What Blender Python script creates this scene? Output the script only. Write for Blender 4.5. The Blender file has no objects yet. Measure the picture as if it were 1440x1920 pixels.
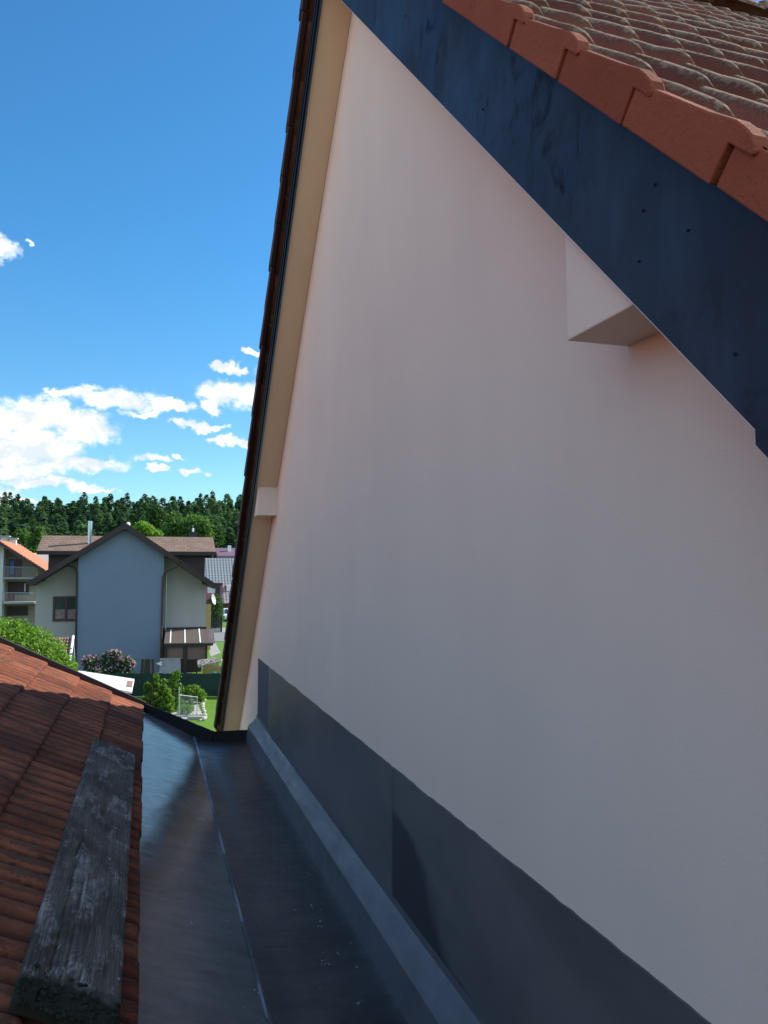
import bpy, bmesh, math, random
from mathutils import Vector, Matrix, noise
rad = math.radians
random.seed(7)
SC = bpy.context.scene
COL = SC.collection

# ------------------------------------------------------------------ camera, sky, sun
F_PX, PITCH, YAW = 1443.0, rad(4.16), rad(17.1)      # x = across the gable wall, y = along it, z = up, eye at the origin
GZ = -6.5                                            # ground level
SUN_AZ, SUN_EL = rad(75.0), rad(35.5)
cam_d = bpy.data.cameras.new('camera'); cam = bpy.data.objects.new('camera', cam_d); COL.objects.link(cam)
cam_d.sensor_width = 36.0; cam_d.lens = 36.0 * F_PX / 1920.0
cam_d.clip_start = 0.02; cam_d.clip_end = 5000
cam.rotation_euler = (rad(90) + PITCH, 0, -YAW)
SC.camera = cam
SC.view_settings.view_transform = 'Standard'; SC.view_settings.look = 'None'
SC.view_settings.gamma = 1; SC.view_settings.use_curve_mapping = False
SC.view_settings.exposure = 0.60
SC.render.engine = 'CYCLES'
SC.cycles.max_bounces = 8; SC.cycles.diffuse_bounces = 4; SC.cycles.glossy_bounces = 4
SC.cycles.use_denoising = True
SKY_STRENGTH = 0.15; SUN_STRENGTH = 5.0
sun_d = bpy.data.lights.new('sun', 'SUN'); sun = bpy.data.objects.new('sun', sun_d); COL.objects.link(sun)
sun_d.energy = SUN_STRENGTH; sun_d.angle = rad(0.5); sun_d.color = (1.0, 0.94, 0.84)
sdir = Vector((math.sin(SUN_AZ) * math.cos(SUN_EL), math.cos(SUN_AZ) * math.cos(SUN_EL), math.sin(SUN_EL)))
sun.rotation_euler = sdir.to_track_quat('Z', 'Y').to_euler()

def ray(px, py):                                     # camera pixel (1440x1920) -> direction, used for measuring only
    F = Vector((math.sin(YAW) * math.cos(PITCH), math.cos(YAW) * math.cos(PITCH), math.sin(PITCH)))
    R = Vector((math.cos(YAW), -math.sin(YAW), 0)); U = R.cross(F)
    return R * (px - 720) + U * (960 - py) + F * F_PX

class NT:
    def __init__(s, tree):
        s.t = tree; s.n = tree.nodes; s.l = tree.links
    def new(s, typ, **kw):
        nd = s.n.new(typ)
        for k, v in kw.items(): setattr(nd, k, v)
        return nd
    def put(s, nd, i, v):
        if isinstance(v, bpy.types.NodeSocket): s.l.new(v, nd.inputs[i])
        elif v is not None: nd.inputs[i].default_value = v
    def math(s, op, a, b=None, c=None, clamp=False):
        nd = s.new('ShaderNodeMath', operation=op, use_clamp=clamp)
        s.put(nd, 0, a); s.put(nd, 1, b); s.put(nd, 2, c); return nd.outputs[0]
    def vmath(s, op, a, b=None, out=0):
        nd = s.new('ShaderNodeVectorMath', operation=op)
        s.put(nd, 0, a); s.put(nd, 1, b); return nd.outputs[out]
    def noise(s, vec, scale, detail=4, rough=.55, dist=0, col=False):
        nd = s.new('ShaderNodeTexNoise'); s.put(nd, 'Vector', vec)
        nd.inputs['Scale'].default_value = scale; nd.inputs['Detail'].default_value = detail
        nd.inputs['Roughness'].default_value = rough; nd.inputs['Distortion'].default_value = dist
        return nd.outputs[1 if col else 0]
    def ramp(s, fac, stops, interp='LINEAR'):
        nd = s.new('ShaderNodeValToRGB'); s.put(nd, 0, fac); cr = nd.color_ramp; cr.interpolation = interp
        while len(cr.elements) > 1: cr.elements.remove(cr.elements[0])
        for i, (p, c) in enumerate(stops):
            e = cr.elements[0] if i == 0 else cr.elements.new(p)
            e.position = p; e.color = (c, c, c, 1) if isinstance(c, (int, float)) else (*c, 1)
        return nd.outputs[0]
    def maprange(s, v, a, b, c=0., d=1., smooth=False):
        nd = s.new('ShaderNodeMapRange'); nd.clamp = True
        if smooth: nd.interpolation_type = 'SMOOTHSTEP'
        s.put(nd, 0, v); nd.inputs[1].default_value = a; nd.inputs[2].default_value = b
        nd.inputs[3].default_value = c; nd.inputs[4].default_value = d; return nd.outputs[0]
    def mix(s, fac, a, b, blend='MIX'):
        nd = s.new('ShaderNodeMix', data_type='RGBA', blend_type=blend)
        s.put(nd, 0, fac)
        s.put(nd, 6, (*a, 1) if isinstance(a, tuple) and len(a) == 3 else a)
        s.put(nd, 7, (*b, 1) if isinstance(b, tuple) and len(b) == 3 else b)
        return nd.outputs[2]
    def mapping(s, vec, scale=(1, 1, 1), rot=(0, 0, 0), loc=(0, 0, 0)):
        nd = s.new('ShaderNodeMapping'); s.put(nd, 0, vec)
        nd.inputs[1].default_value = loc; nd.inputs[2].default_value = rot; nd.inputs[3].default_value = scale
        return nd.outputs[0]
    def bump(s, h, strength=.5, dist=.01, normal=None):
        nd = s.new('ShaderNodeBump'); s.put(nd, 'Height', h)
        nd.inputs['Strength'].default_value = strength; nd.inputs['Distance'].default_value = dist
        if normal is not None: s.put(nd, 'Normal', normal)
        return nd.outputs[0]

# ---- world: Nishita sky with fair-weather clouds laid out by azimuth and elevation
W = bpy.data.worlds.new('World'); SC.world = W; W.use_nodes = True
w = NT(W.node_tree); bg = w.n['Background']
sky = w.new('ShaderNodeTexSky', sky_type='NISHITA', sun_disc=False)
sky.sun_elevation = SUN_EL; sky.sun_rotation = SUN_AZ; sky.air_density = 1.0; sky.dust_density = 0.12; sky.ozone_density = 2.2
sky.altitude = 450
tc = w.new('ShaderNodeTexCoord'); D = w.vmath('NORMALIZE', tc.outputs['Generated'])
sep = w.new('ShaderNodeSeparateXYZ'); w.l.new(D, sep.inputs[0])
az = w.math('ARCTAN2', sep.outputs[0], sep.outputs[1]); el = w.math('ARCSINE', sep.outputs[2])
comb = w.new('ShaderNodeCombineXYZ'); w.put(comb, 0, w.math('MULTIPLY', az, 1000.)); w.put(comb, 1, w.math('MULTIPLY', el, 1000.))
P = comb.outputs[0]
CLOUDS = [(45,785,75,36),(150,800,72,32),(-40,800,70,40),(95,770,40,24),(60,838,95,30),(-30,850,90,34),(150,868,88,16),(30,880,90,20),(95,905,95,11),(175,917,48,5),(20,938,60,6),(-60,920,80,16),
          (215,748,98,20),(115,742,30,9),(320,762,46,13),(265,776,40,7),(425,735,55,24),(466,742,42,26),(395,762,24,13),(428,689,38,10),(410,686,20,7),(458,695,16,8),(474,655,20,7),
          (366,798,42,10),(398,801,26,7),(425,825,36,8),(458,830,30,7),(286,862,32,9),(296,882,16,7),(335,855,9,6),(356,882,23,8),(2,465,26,24),(57,457,8,4),
          (560,700,70,26),(700,780,120,40),(-260,760,120,45),(-420,560,70,26),(980,820,150,34),(-600,800,160,50)]
wq = w.noise(P, .030, 3, .6, col=True); wq2 = w.noise(P, .10, 3, .6, col=True)
PW = w.vmath('ADD', P, w.vmath('MULTIPLY', w.vmath('SUBTRACT', wq, (.5, .5, .5)), (46, 30, 0)))
PW = w.vmath('ADD', PW, w.vmath('MULTIPLY', w.vmath('SUBTRACT', wq2, (.5, .5, .5)), (14, 10, 0)))
acc = None
for (px, py, rx, ry) in CLOUDS:
    r = ray(px, py).normalized(); a_ = math.atan2(r.x, r.y) * 1000; e_ = math.asin(r.z) * 1000
    k = 1000 / F_PX * (1443 / math.hypot(1443, (px - 720)))
    v = w.vmath('SUBTRACT', PW, (a_, e_, 0)); v = w.vmath('MULTIPLY', v, (1 / (rx * k), 1 / (ry * k), 0))
    d = w.vmath('LENGTH', v, out=1)
    b = w.math('SUBTRACT', 1.0, d)
    acc = b if acc is None else w.math('MAXIMUM', acc, b)
Pn = w.mapping(P, scale=(1, 1.35, 1))
n1 = w.noise(Pn, 0.030, 7, .62, .35); n2 = w.noise(Pn, 0.009, 3, .5)
nf = w.noise(Pn, .12, 5, .65, .3)
fld = w.math('ADD', acc, w.math('ADD', w.math('MULTIPLY', w.math('SUBTRACT', n1, .5), 1.0), w.math('MULTIPLY', w.math('SUBTRACT', nf, .5), .42)))
mask = w.maprange(fld, -0.22, 0.34, 0, 1, True)
# lit tops and greyer undersides: compare with the field a little higher up
Pn2 = w.mapping(P, scale=(1, 1.5, 1), loc=(-6, 14, 0))
n1b = w.noise(Pn2, 0.030, 5, .62, .35)
shade = w.maprange(w.math('ADD', w.math('SUBTRACT', n1, n1b), w.math('MULTIPLY', w.math('SUBTRACT', n2, .5), .9)), -.20, .12, 0, 1, True)
ccol = w.mix(shade, (.66, .73, .84), (1.0, 1.0, 1.0))
thin = w.maprange(fld, -.10, .45, .35, 1.0)
ccol = w.mix(thin, (.40, .66, .95), ccol)
cl = w.vmath('SCALE', ccol, None); cl.node.inputs['Scale'].default_value = 5.5
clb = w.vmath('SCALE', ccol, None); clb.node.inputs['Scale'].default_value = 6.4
skyc = sky.outputs[0]
hsv = w.new('ShaderNodeHueSaturation'); hsv.inputs['Saturation'].default_value = 1.10; hsv.inputs['Value'].default_value = 1.0
w.l.new(skyc, hsv.inputs['Color'])
tintc = w.mix(w.maprange(sep.outputs[2], 0.0, .42, 0, 1, True), (.54, .72, .75), (.38, .77, .90))
skyt = w.mix(1.0, hsv.outputs[0], tintc, 'MULTIPLY')
final = w.mix(mask, skyt, cl)
# unseen clouds added behind the viewer to fill the shaded gable with white light
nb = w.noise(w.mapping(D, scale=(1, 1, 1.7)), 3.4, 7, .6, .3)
back_fill = w.math('MULTIPLY', w.maprange(nb, .34, .46, 0, 1, True), w.math('MULTIPLY', w.maprange(w.math('ADD', sep.outputs[1], w.math('MULTIPLY', sep.outputs[0], .30)), .02, -.16, 0, 1, True), w.maprange(sep.outputs[2], .02, .08)))
back_fill = w.math('MULTIPLY', back_fill, w.maprange(sep.outputs[2], .70, .90, 1, 0))
final = w.mix(back_fill, final, clb)
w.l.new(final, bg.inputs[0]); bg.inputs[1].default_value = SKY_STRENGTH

# ------------------------------------------------------------------ materials
MATS = {}
def mat(name, build):
    if name in MATS: return MATS[name]
    m = bpy.data.materials.new(name); m.use_nodes = True
    t = NT(m.node_tree); p = t.n['Principled BSDF']
    t.p = p; t.obj = t.new('ShaderNodeTexCoord').outputs['Object']
    build(t, p); MATS[name] = m; return m
def simple(name, col, rough=.7, metal=0, var=.15, scale=3, bump=0, bscale=40, spec=.5):
    def b(t, p):
        n = t.noise(t.obj, scale, 5, .6)
        c = t.mix(t.maprange(n, .3, .7), tuple(x * (1 - var) for x in col), tuple(min(1, x * (1 + var)) for x in col))
        t.put(p, 'Base Color', c); p.inputs['Roughness'].default_value = rough; p.inputs['Metallic'].default_value = metal
        p.inputs['Specular IOR Level'].default_value = spec
        if bump: t.put(p, 'Normal', t.bump(t.noise(t.obj, bscale, 4, .6), bump, .01))
    return mat(name, b)

def b_stucco(base, var=.05, bs=260.):
    def b(t, p):
        n = t.noise(t.obj, .7, 4, .6); n2 = t.noise(t.mapping(t.obj, scale=(1, 1.2, .35)), 1.8, 4, .6)
        f = t.math('ADD', t.math('MULTIPLY', n, .6), t.math('MULTIPLY', n2, .4))
        c = t.mix(t.maprange(f, .35, .65), tuple(x * (1 - var) for x in base), tuple(min(1, x * (1 + var)) for x in base))
        vz = t.new('ShaderNodeTexVoronoi'); t.put(vz, 'Vector', t.obj); vz.inputs['Scale'].default_value = 3.1
        spot = t.maprange(vz.outputs['Distance'], 0.008, 0.016, 1, 0)
        c = t.mix(t.math('MULTIPLY', spot, .35), c, tuple(x * .45 for x in base))
        t.put(p, 'Base Color', c); p.inputs['Roughness'].default_value = .93; p.inputs['Specular IOR Level'].default_value = .2
        t.put(p, 'Normal', t.bump(t.noise(t.obj, bs, 3, .7), .35, .004))
    return b
M_wall = mat('cream_render', b_stucco((.75, .63, .535), .045, 170.))
M_soffit = mat('soffit_render', b_stucco((.74, .57, .39), .03))

def b_sheet(col, lo, hi, rlo=.22, rhi=.5, streak=(6, 1, 1), dents=.25, spots=True, metal=0.0):
    def b(t, p):
        n = t.noise(t.obj, 2.2, 6, .65); ns = t.noise(t.mapping(t.obj, scale=streak), 2.5, 6, .7, .4)
        f = t.math('ADD', t.math('MULTIPLY', n, .5), t.math('MULTIPLY', ns, .5))
        c = t.mix(t.maprange(f, .36, .64), lo, hi)
        if spots:
            vz = t.new('ShaderNodeTexVoronoi'); t.put(vz, 'Vector', t.obj); vz.inputs['Scale'].default_value = 7.
            near = t.math('MULTIPLY', t.noise(t.obj, 90, 2, .5), .05)
            s = t.maprange(t.math('ADD', vz.outputs['Distance'], near), .045, .06, 1, 0)
            s = t.math('MULTIPLY', s, t.maprange(t.noise(t.obj, 1.1, 2), .52, .6))
            c = t.mix(t.math('MULTIPLY', s, .55), c, (.22, .25, .28))
            d = t.maprange(t.noise(t.mapping(t.obj, scale=(3.5, 1.6, 1)), 3.2, 6, .75), .60, .70)
            c = t.mix(t.math('MULTIPLY', d, .6), c, tuple(x * .45 for x in lo))
        t.put(p, 'Base Color', c); p.inputs['Metallic'].default_value = metal
        r = t.maprange(t.noise(t.mapping(t.obj, scale=streak), 4, 6, .7), .3, .7, rlo, rhi)
        t.put(p, 'Roughness', r)
        b1 = t.bump(t.noise(t.mapping(t.obj, scale=(1, .5, 1)), 3.5, 3, .5), dents, .02)
        t.put(p, 'Normal', t.bump(t.noise(t.obj, 160, 3, .6), .12, .002, b1))
    return b
M_gutter = mat('painted_gutter_sheet', b_sheet(None, (.075, .068, .070), (.165, .150, .155), .10, .27, streak=(1.6, 5, 1), dents=.14))
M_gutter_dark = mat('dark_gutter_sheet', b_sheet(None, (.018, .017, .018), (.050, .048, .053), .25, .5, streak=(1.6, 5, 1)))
M_ledge = mat('ledge_sheet', b_sheet(None, (.075, .077, .092), (.120, .122, .142), .35, .6, dents=.1))
def b_fascia(t, p):
    o = t.obj; n = t.noise(o, 2.6, 6, .65, .6); n2 = t.noise(t.mapping(o, scale=(1, 1, 1), rot=(rad(45), 0, 0)), 1.2, 5, .6)
    c = t.mix(t.maprange(n2, .38, .62), (.012, .016, .036), (.022, .026, .044))
    c = t.mix(t.maprange(n, .50, .66), c, (.014, .018, .030))
    blot = t.maprange(t.noise(t.mapping(o, scale=(1, 1.6, 1), rot=(rad(-40), 0, 0)), 4.2, 7, .72, 1.2), .53, .66)
    blot = t.math('MULTIPLY', blot, t.maprange(t.noise(o, 1.7, 2), .42, .55))
    c = t.mix(t.math('MULTIPLY', blot, .8), c, (.010, .009, .010))
    hz_ = t.maprange(t.noise(t.mapping(o, scale=(1, 3, .8), rot=(rad(-45), 0, 0)), 3, 5, .6), .52, .66)
    c = t.mix(t.math('MULTIPLY', hz_, .35), c, (.035, .050, .085))
    t.put(p, 'Base Color', c); t.put(p, 'Roughness', t.maprange(n, .3, .7, .40, .62)); t.put(p, 'Specular IOR Level', t.maprange(blot, 0, 1, .27, .04))
    b1 = t.bump(t.noise(o, 3.0, 3, .5), .2, .02); t.put(p, 'Normal', t.bump(t.noise(o, 120, 3, .6), .15, .002, b1))
M_fascia = mat('blue_fascia_sheet', b_fascia)
M_rim = simple('black_bitumen_edge', (.007, .007, .009), .75, var=.4, scale=9, bump=.5, bscale=60, spec=.25)
def b_dado(t, p):
    n = t.noise(t.mapping(t.obj, scale=(1, .8, 1.5)), 1.6, 5, .6)
    c = t.mix(t.maprange(n, .35, .65), (.088, .086, .090), (.128, .124, .128))
    s = t.new('ShaderNodeSeparateXYZ'); t.l.new(t.obj, s.inputs[0]); y, z = s.outputs[1], s.outputs[2]
    # darker patch: a tall tongue with one straight edge and a lobed one
    zz = t.math('ADD', z, t.math('MULTIPLY', t.math('SUBTRACT', t.noise(t.obj, 6, 4, .6), .5), .09))
    yy = t.math('ADD', y, t.math('MULTIPLY', t.math('SUBTRACT', t.noise(t.mapping(t.obj, scale=(1, 1, .5)), 5, 4, .65), .5), .22))
    g = t.ramp(t.maprange(zz, -1.05, -1.60), [(0, .70), (.09, .698), (.2, .645), (.35, .608), (.62, .588), (.78, .565), (.87, .50), (.95, .36), (1, .25)])
    lim = t.math('MULTIPLY', g, 5.0)
    e1 = t.maprange(y, 3.48, 3.51, 1, 0)
    e2 = t.maprange(t.math('SUBTRACT', yy, lim), -.12, .11, 0, 1, True)
    st = t.math('MULTIPLY', e1, e2)
    c = t.mix(t.math('MULTIPLY', st, .8), c, (.016, .017, .023))
    # pale drips
    dr = t.maprange(t.noise(t.mapping(t.obj, scale=(1, 60, 2.2)), 1.0, 4, .8), .70, .78)
    dr = t.math('MULTIPLY', dr, t.maprange(t.noise(t.obj, 1.3, 2), .52, .62))
    c = t.mix(t.math('MULTIPLY', dr, .3), c, (.20, .23, .27))
    t.put(p, 'Base Color', c); t.put(p, 'Roughness', t.maprange(n, .3, .7, .34, .55))
    b1 = t.bump(t.noise(t.obj, 1.8, 3, .5), .25, .02)
    t.put(p, 'Normal', t.bump(t.noise(t.obj, 220, 3, .6), .2, .002, b1))
M_dado = mat('dark_grey_dado', b_dado)

def b_tile(red, red2, lichen, moss, lich_amt=.5, moss_amt=.3, bs=90., ls=55, furrow=False):
    def b(t, p):
        at = t.new('ShaderNodeAttribute', attribute_name='tint'); tv = at.outputs['Fac']
        n = t.noise(t.obj, 5, 6, .65)
        c = t.mix(t.maprange(t.math('ADD', t.math('MULTIPLY', n, .55), t.math('MULTIPLY', tv, .45)), .3, .7), red, red2)
        crest = t.new('ShaderNodeAttribute', attribute_name='crest').outputs['Fac']
        ln = t.noise(t.obj, ls, 6, .85)
        l2 = t.noise(t.obj, 3.3, 4, .6)
        lf = t.math('ADD', t.math('MULTIPLY', crest, .36), t.math('ADD', t.math('MULTIPLY', ln, .55), t.math('MULTIPLY', l2, .35)))
        gm = t.new('ShaderNodeNewGeometry'); sn = t.new('ShaderNodeSeparateXYZ'); t.l.new(gm.outputs['True Normal'], sn.inputs[0])
        if lich_amt < 0: lf = t.math('ADD', lf, t.math('MULTIPLY', t.maprange(sn.outputs[2], .25, .62), .42))
        lf = t.maprange(lf, .80 - .28 * lich_amt, .88 - .28 * lich_amt)
        c = t.mix(t.math('MULTIPLY', lf, .8), c, lichen)
        mo = t.maprange(t.math('ADD', t.math('MULTIPLY', t.noise(t.obj, 14, 5, .7), .6), t.math('SUBTRACT', t.math('MULTIPLY', l2, .6), t.math('MULTIPLY', crest, .16))), .66 - .15 * moss_amt, .74 - .15 * moss_amt)
        c = t.mix(t.math('MULTIPLY', mo, .8), c, moss)
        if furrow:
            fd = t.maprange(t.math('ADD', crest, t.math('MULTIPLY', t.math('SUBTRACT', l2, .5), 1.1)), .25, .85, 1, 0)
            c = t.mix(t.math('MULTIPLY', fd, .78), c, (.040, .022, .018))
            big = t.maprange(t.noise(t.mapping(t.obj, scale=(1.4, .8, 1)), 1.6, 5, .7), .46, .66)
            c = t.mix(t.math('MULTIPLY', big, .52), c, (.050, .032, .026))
        t.put(p, 'Base Color', c); p.inputs['Roughness'].default_value = .95; p.inputs['Specular IOR Level'].default_value = .2
        h = t.math('ADD', t.noise(t.obj, bs, 5, .75), t.math('MULTIPLY', lf, .6))
        t.put(p, 'Normal', t.bump(h, 1.0, .008))
    return b
M_rtile = mat('weathered_clay_tile', b_tile((.19, .058, .036), (.29, .095, .062), (.40, .28, .19), (.20, .18, .06), .30, .35, 170, 62))
M_verge = mat('verge_clay_tile', b_tile((.27, .070, .038), (.36, .105, .056), (.24, .14, .10), (.10, .06, .05), -.3, -.4, 70))
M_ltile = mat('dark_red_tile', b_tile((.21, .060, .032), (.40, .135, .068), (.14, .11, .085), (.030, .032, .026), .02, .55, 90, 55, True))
M_brownrust = simple('rusty_verge', (.040, .015, .015), .8)
M_darkboard = simple('black_brown_board', (.010, .008, .009), .5, var=.3)
M_stripe = simple('grey_board_rib', (.010, .010, .012), .55, spec=.25)

def b_wood(t, p):
    o = t.obj
    wv = t.new('ShaderNodeTexWave', wave_type='BANDS', bands_direction='X'); wv.inputs['Scale'].default_value = 27.
    warp = t.noise(t.mapping(o, scale=(1, .45, 1)), 3.6, 3, .5, 1.0, col=True)
    vv = t.vmath('ADD', o, t.vmath('MULTIPLY', t.vmath('SUBTRACT', warp, (.5, .5, .5)), (.26, .1, 0)))
    t.put(wv, 'Vector', vv); wv.inputs['Distortion'].default_value = 1.2; wv.inputs['Detail'].default_value = 3
    fib = t.noise(t.mapping(o, scale=(90, 3, 1)), 1.5, 5, .7)
    fib2 = t.noise(t.mapping(o, scale=(34, 1.4, 1)), 1.3, 4, .6, .3)
    wa = t.maprange(t.noise(o, 3.1, 2), .42, .62, .02, .14)
    g = t.math('ADD', t.math('MULTIPLY', wv.outputs['Fac'], wa), t.math('ADD', t.math('MULTIPLY', fib, .52), t.math('MULTIPLY', fib2, .36)))
    c = t.mix(t.maprange(g, .30, .72), (.042, .034, .027), (.29, .245, .21))
    big = t.maprange(t.noise(t.mapping(o, scale=(1.2, .8, 1)), 2.4, 5, .65), .42, .58)
    c = t.mix(t.math('MULTIPLY', big, .62), c, (.045, .033, .024))
    w1 = t.math('MULTIPLY', t.maprange(t.noise(t.mapping(o, scale=(2.4, 1, 1)), 2.9, 7, .75), .52, .60), t.maprange(g, .36, .55))
    c = t.mix(t.math('MULTIPLY', w1, .8), c, (.40, .37, .36))
    vz = t.new('ShaderNodeTexVoronoi'); t.put(vz, 'Vector', t.mapping(o, scale=(1, .6, 1))); vz.inputs['Scale'].default_value = 12.
    s = t.maprange(t.math('ADD', vz.outputs['Distance'], t.math('MULTIPLY', t.noise(o, 120, 2), .09)), .085, .115, 1, 0)
    s = t.math('MULTIPLY', s, t.maprange(t.noise(o, 5, 2), .42, .48))
    c = t.mix(t.math('MULTIPLY', s, .85), c, (.42, .45, .48))
    sp = t.new('ShaderNodeSeparateXYZ'); t.l.new(o, sp.inputs[0])
    mo = t.maprange(t.math('ADD', sp.outputs[1], t.math('MULTIPLY', t.noise(o, 9, 4, .6), .30)), .28, .36, 1, 0)
    c = t.mix(t.math('MULTIPLY', mo, .9), c, (.016, .018, .009))
    t.put(p, 'Base Color', c); p.inputs['Roughness'].default_value = .9; p.inputs['Specular IOR Level'].default_value = .15
    t.put(p, 'Normal', t.bump(g, .9, .006))
M_wood = mat('weathered_plank', b_wood)

def b_leaf(c1, c2, trans=.35, scale=1.5):
    def b(t, p):
        at = t.new('ShaderNodeAttribute', attribute_name='tint')
        n = t.noise(t.obj, scale, 3, .6)
        f = t.math('ADD', t.math('MULTIPLY', at.outputs['Fac'], .6), t.math('MULTIPLY', n, .4))
        c = t.mix(t.maprange(f, .25, .75), c1, c2)
        t.put(p, 'Base Color', c); p.inputs['Roughness'].default_value = .6; p.inputs['Specular IOR Level'].default_value = .25
        tr = t.new('ShaderNodeBsdfTranslucent'); t.put(tr, 'Color', t.mix(1.0, c, (1.0, 1.25, .55), 'MULTIPLY'))
        ms = t.new('ShaderNodeMixShader'); ms.inputs[0].default_value = trans
        t.l.new(p.outputs[0], ms.inputs[1]); t.l.new(tr.outputs[0], ms.inputs[2])
        t.l.new(ms.outputs[0], t.n['Material Output'].inputs[0])
    return b
M_conifer = mat('conifer_needles', b_leaf((.045, .090, .055), (.125, .200, .100), .42, .06))
M_leaf = mat('bright_leaves', b_leaf((.11, .20, .025), (.24, .38, .06), .45))
M_leaf2 = mat('wood_edge_leaves', b_leaf((.065, .13, .032), (.125, .215, .05), .4, .3))
M_leafdark = mat('dark_leaves', b_leaf((.035, .085, .025), (.07, .14, .04), .3))
M_leafveg = mat('garden_leaves', b_leaf((.05, .12, .02), (.26, .38, .06), .45))
M_pinkfl = mat('pink_petals', b_leaf((.50, .24, .46), (.72, .46, .66), .35))
M_bark = simple('bark', (.06, .045, .035), .9, bump=.6)
M_grass = mat('lawn', b_leaf((.075, .165, .012), (.15, .275, .022), 0, 2.5))
M_ground = simple('meadow', (.06, .11, .03), .95, var=.35, scale=.3)
M_hill = simple('forest_floor', (.015, .03, .012), .95, var=.3, scale=.1)
M_bluewall = mat('blue_grey_render', b_stucco((.165, .212, .285), .04, 40))
M_greywall = mat('grey_beige_render', b_stucco((.37, .355, .33), .05, 40))
M_greenwall = mat('olive_grey_render', b_stucco((.26, .25, .19), .06, 40))
M_pinkwall = mat('pink_render', b_stucco((.42, .12, .18), .05, 40))
M_whitewall = mat('white_render', b_stucco((.62, .62, .58), .05, 40))
M_darkbrown = simple('dark_brown_wood', (.028, .015, .014), .6, var=.25)
def shingle(t, p, a, b, sx, sz):
    br = t.new('ShaderNodeTexBrick'); t.put(br, 'Vector', t.mapping(t.obj, rot=(rad(90), 0, 0)))
    br.inputs['Color1'].default_value = (*a, 1); br.inputs['Color2'].default_value = (*b, 1); br.inputs['Mortar'].default_value = (*[x * .5 for x in a], 1)
    br.inputs['Scale'].default_value = 1.0; br.inputs['Brick Width'].default_value = 1 / sx * 3; br.inputs['Row Height'].default_value = .45 / sz
    br.inputs['Mortar Size'].default_value = .012
    n = t.noise(t.obj, .9, 4, .6)
    c = t.mix(t.maprange(n, .3, .7), br.outputs[0], t.mix(1.0, br.outputs[0], (1.25, 1.2, 1.15), 'MULTIPLY'))
    t.put(p, 'Base Color', c); p.inputs['Roughness'].default_value = .9
    t.put(p, 'Normal', t.bump(br.outputs[1], .4, -.02))
M_shingle = mat('brown_shingle', lambda t, p: shingle(t, p, (.16, .105, .075), (.215, .145, .105), 7.5, 3.2))
M_orange = simple('orange_tile', (.46, .17, .09), .85, var=.15, scale=5)
M_palesheet = simple('pale_ribbed_sheet', (.50, .42, .38), .6, var=.06)
M_purple = simple('purple_brown_sheet', (.20, .11, .14), .5, var=.1)
M_glass = simple('window_glass', (.03, .04, .05), .08, var=.2)
M_curtain = simple('lace_curtain', (.22, .17, .16), .7, var=.5, scale=14)
M_brownframe = simple('brown_window_frame', (.055, .022, .018), .5)
M_white = simple('white_paint', (.80, .80, .78), .5, var=.04)
M_whitedirty = simple('white_sheet_roof', (.78, .78, .76), .5, var=.06, scale=2)
M_steel = simple('stainless_steel', (.55, .58, .62), .25, metal=.9, var=.05)
M_galv = simple('galvanised_steel', (.42, .47, .50), .4, metal=.6, var=.1)
M_concrete = simple('concrete', (.34, .33, .30), .9, var=.15, bump=.3)
M_gravel = simple('white_gravel', (.36, .345, .32), .95, var=.45, scale=9, bump=.8, bscale=12)
M_stone = simple('pale_edging_stone', (.55, .52, .44), .9, var=.25, scale=3)
M_asphalt = simple('grey_asphalt', (.20, .195, .185), .9, var=.1, scale=.6)
M_paving = simple('paving_slab', (.32, .31, .28), .9, var=.12)
M_netting = simple('green_windbreak', (.007, .032, .023), .85, var=.3, scale=.8)
M_towel = simple('dark_striped_towel', (.05, .05, .045), .9, var=.25, scale=2)
M_towel2 = simple('pale_stripe_cloth', (.17, .165, .14), .9)
M_sheetcloth = simple('grey_bed_sheet', (.34, .33, .35), .9, var=.05)
M_poly = simple('brown_polycarbonate', (.13, .10, .085), .25, var=.1)
M_panel = simple('brown_panel', (.16, .105, .085), .7, var=.1, scale=1.2)
M_blackmetal = simple('black_metal', (.015, .013, .014), .5)
M_brick = simple('dark_red_brick', (.10, .032, .028), .9, var=.3, scale=2)
M_yellowwood = simple('yellow_slats', (.36, .26, .08), .8)
M_mossroof = mat('mossy_white_board', lambda t, p: (t.put(p, 'Base Color', t.mix(t.maprange(t.noise(t.mapping(t.obj, scale=(1, 1, 1)), 7.5, 6, .75), .47, .58), (.16, .10, .075), (.60, .57, .52))), None))
M_bluecurtain = simple('blue_curtain', (.10, .20, .50), .7)
M_reddoor = simple('red_brown_door', (.14, .04, .025), .6)
M_tilebrown = simple('old_brown_tile', (.26, .14, .10), .9, var=.3, scale=4)
M_ocher = simple('ochre_panel', (.48, .33, .15), .8)
M_carpaint = simple('white_car_paint', (.80, .80, .80), .25, var=.02)
M_tyre = simple('black_rubber', (.015, .015, .015), .8)
M_teal = simple('teal_plastic', (.03, .20, .16), .5)
M_greytile = None

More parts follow.
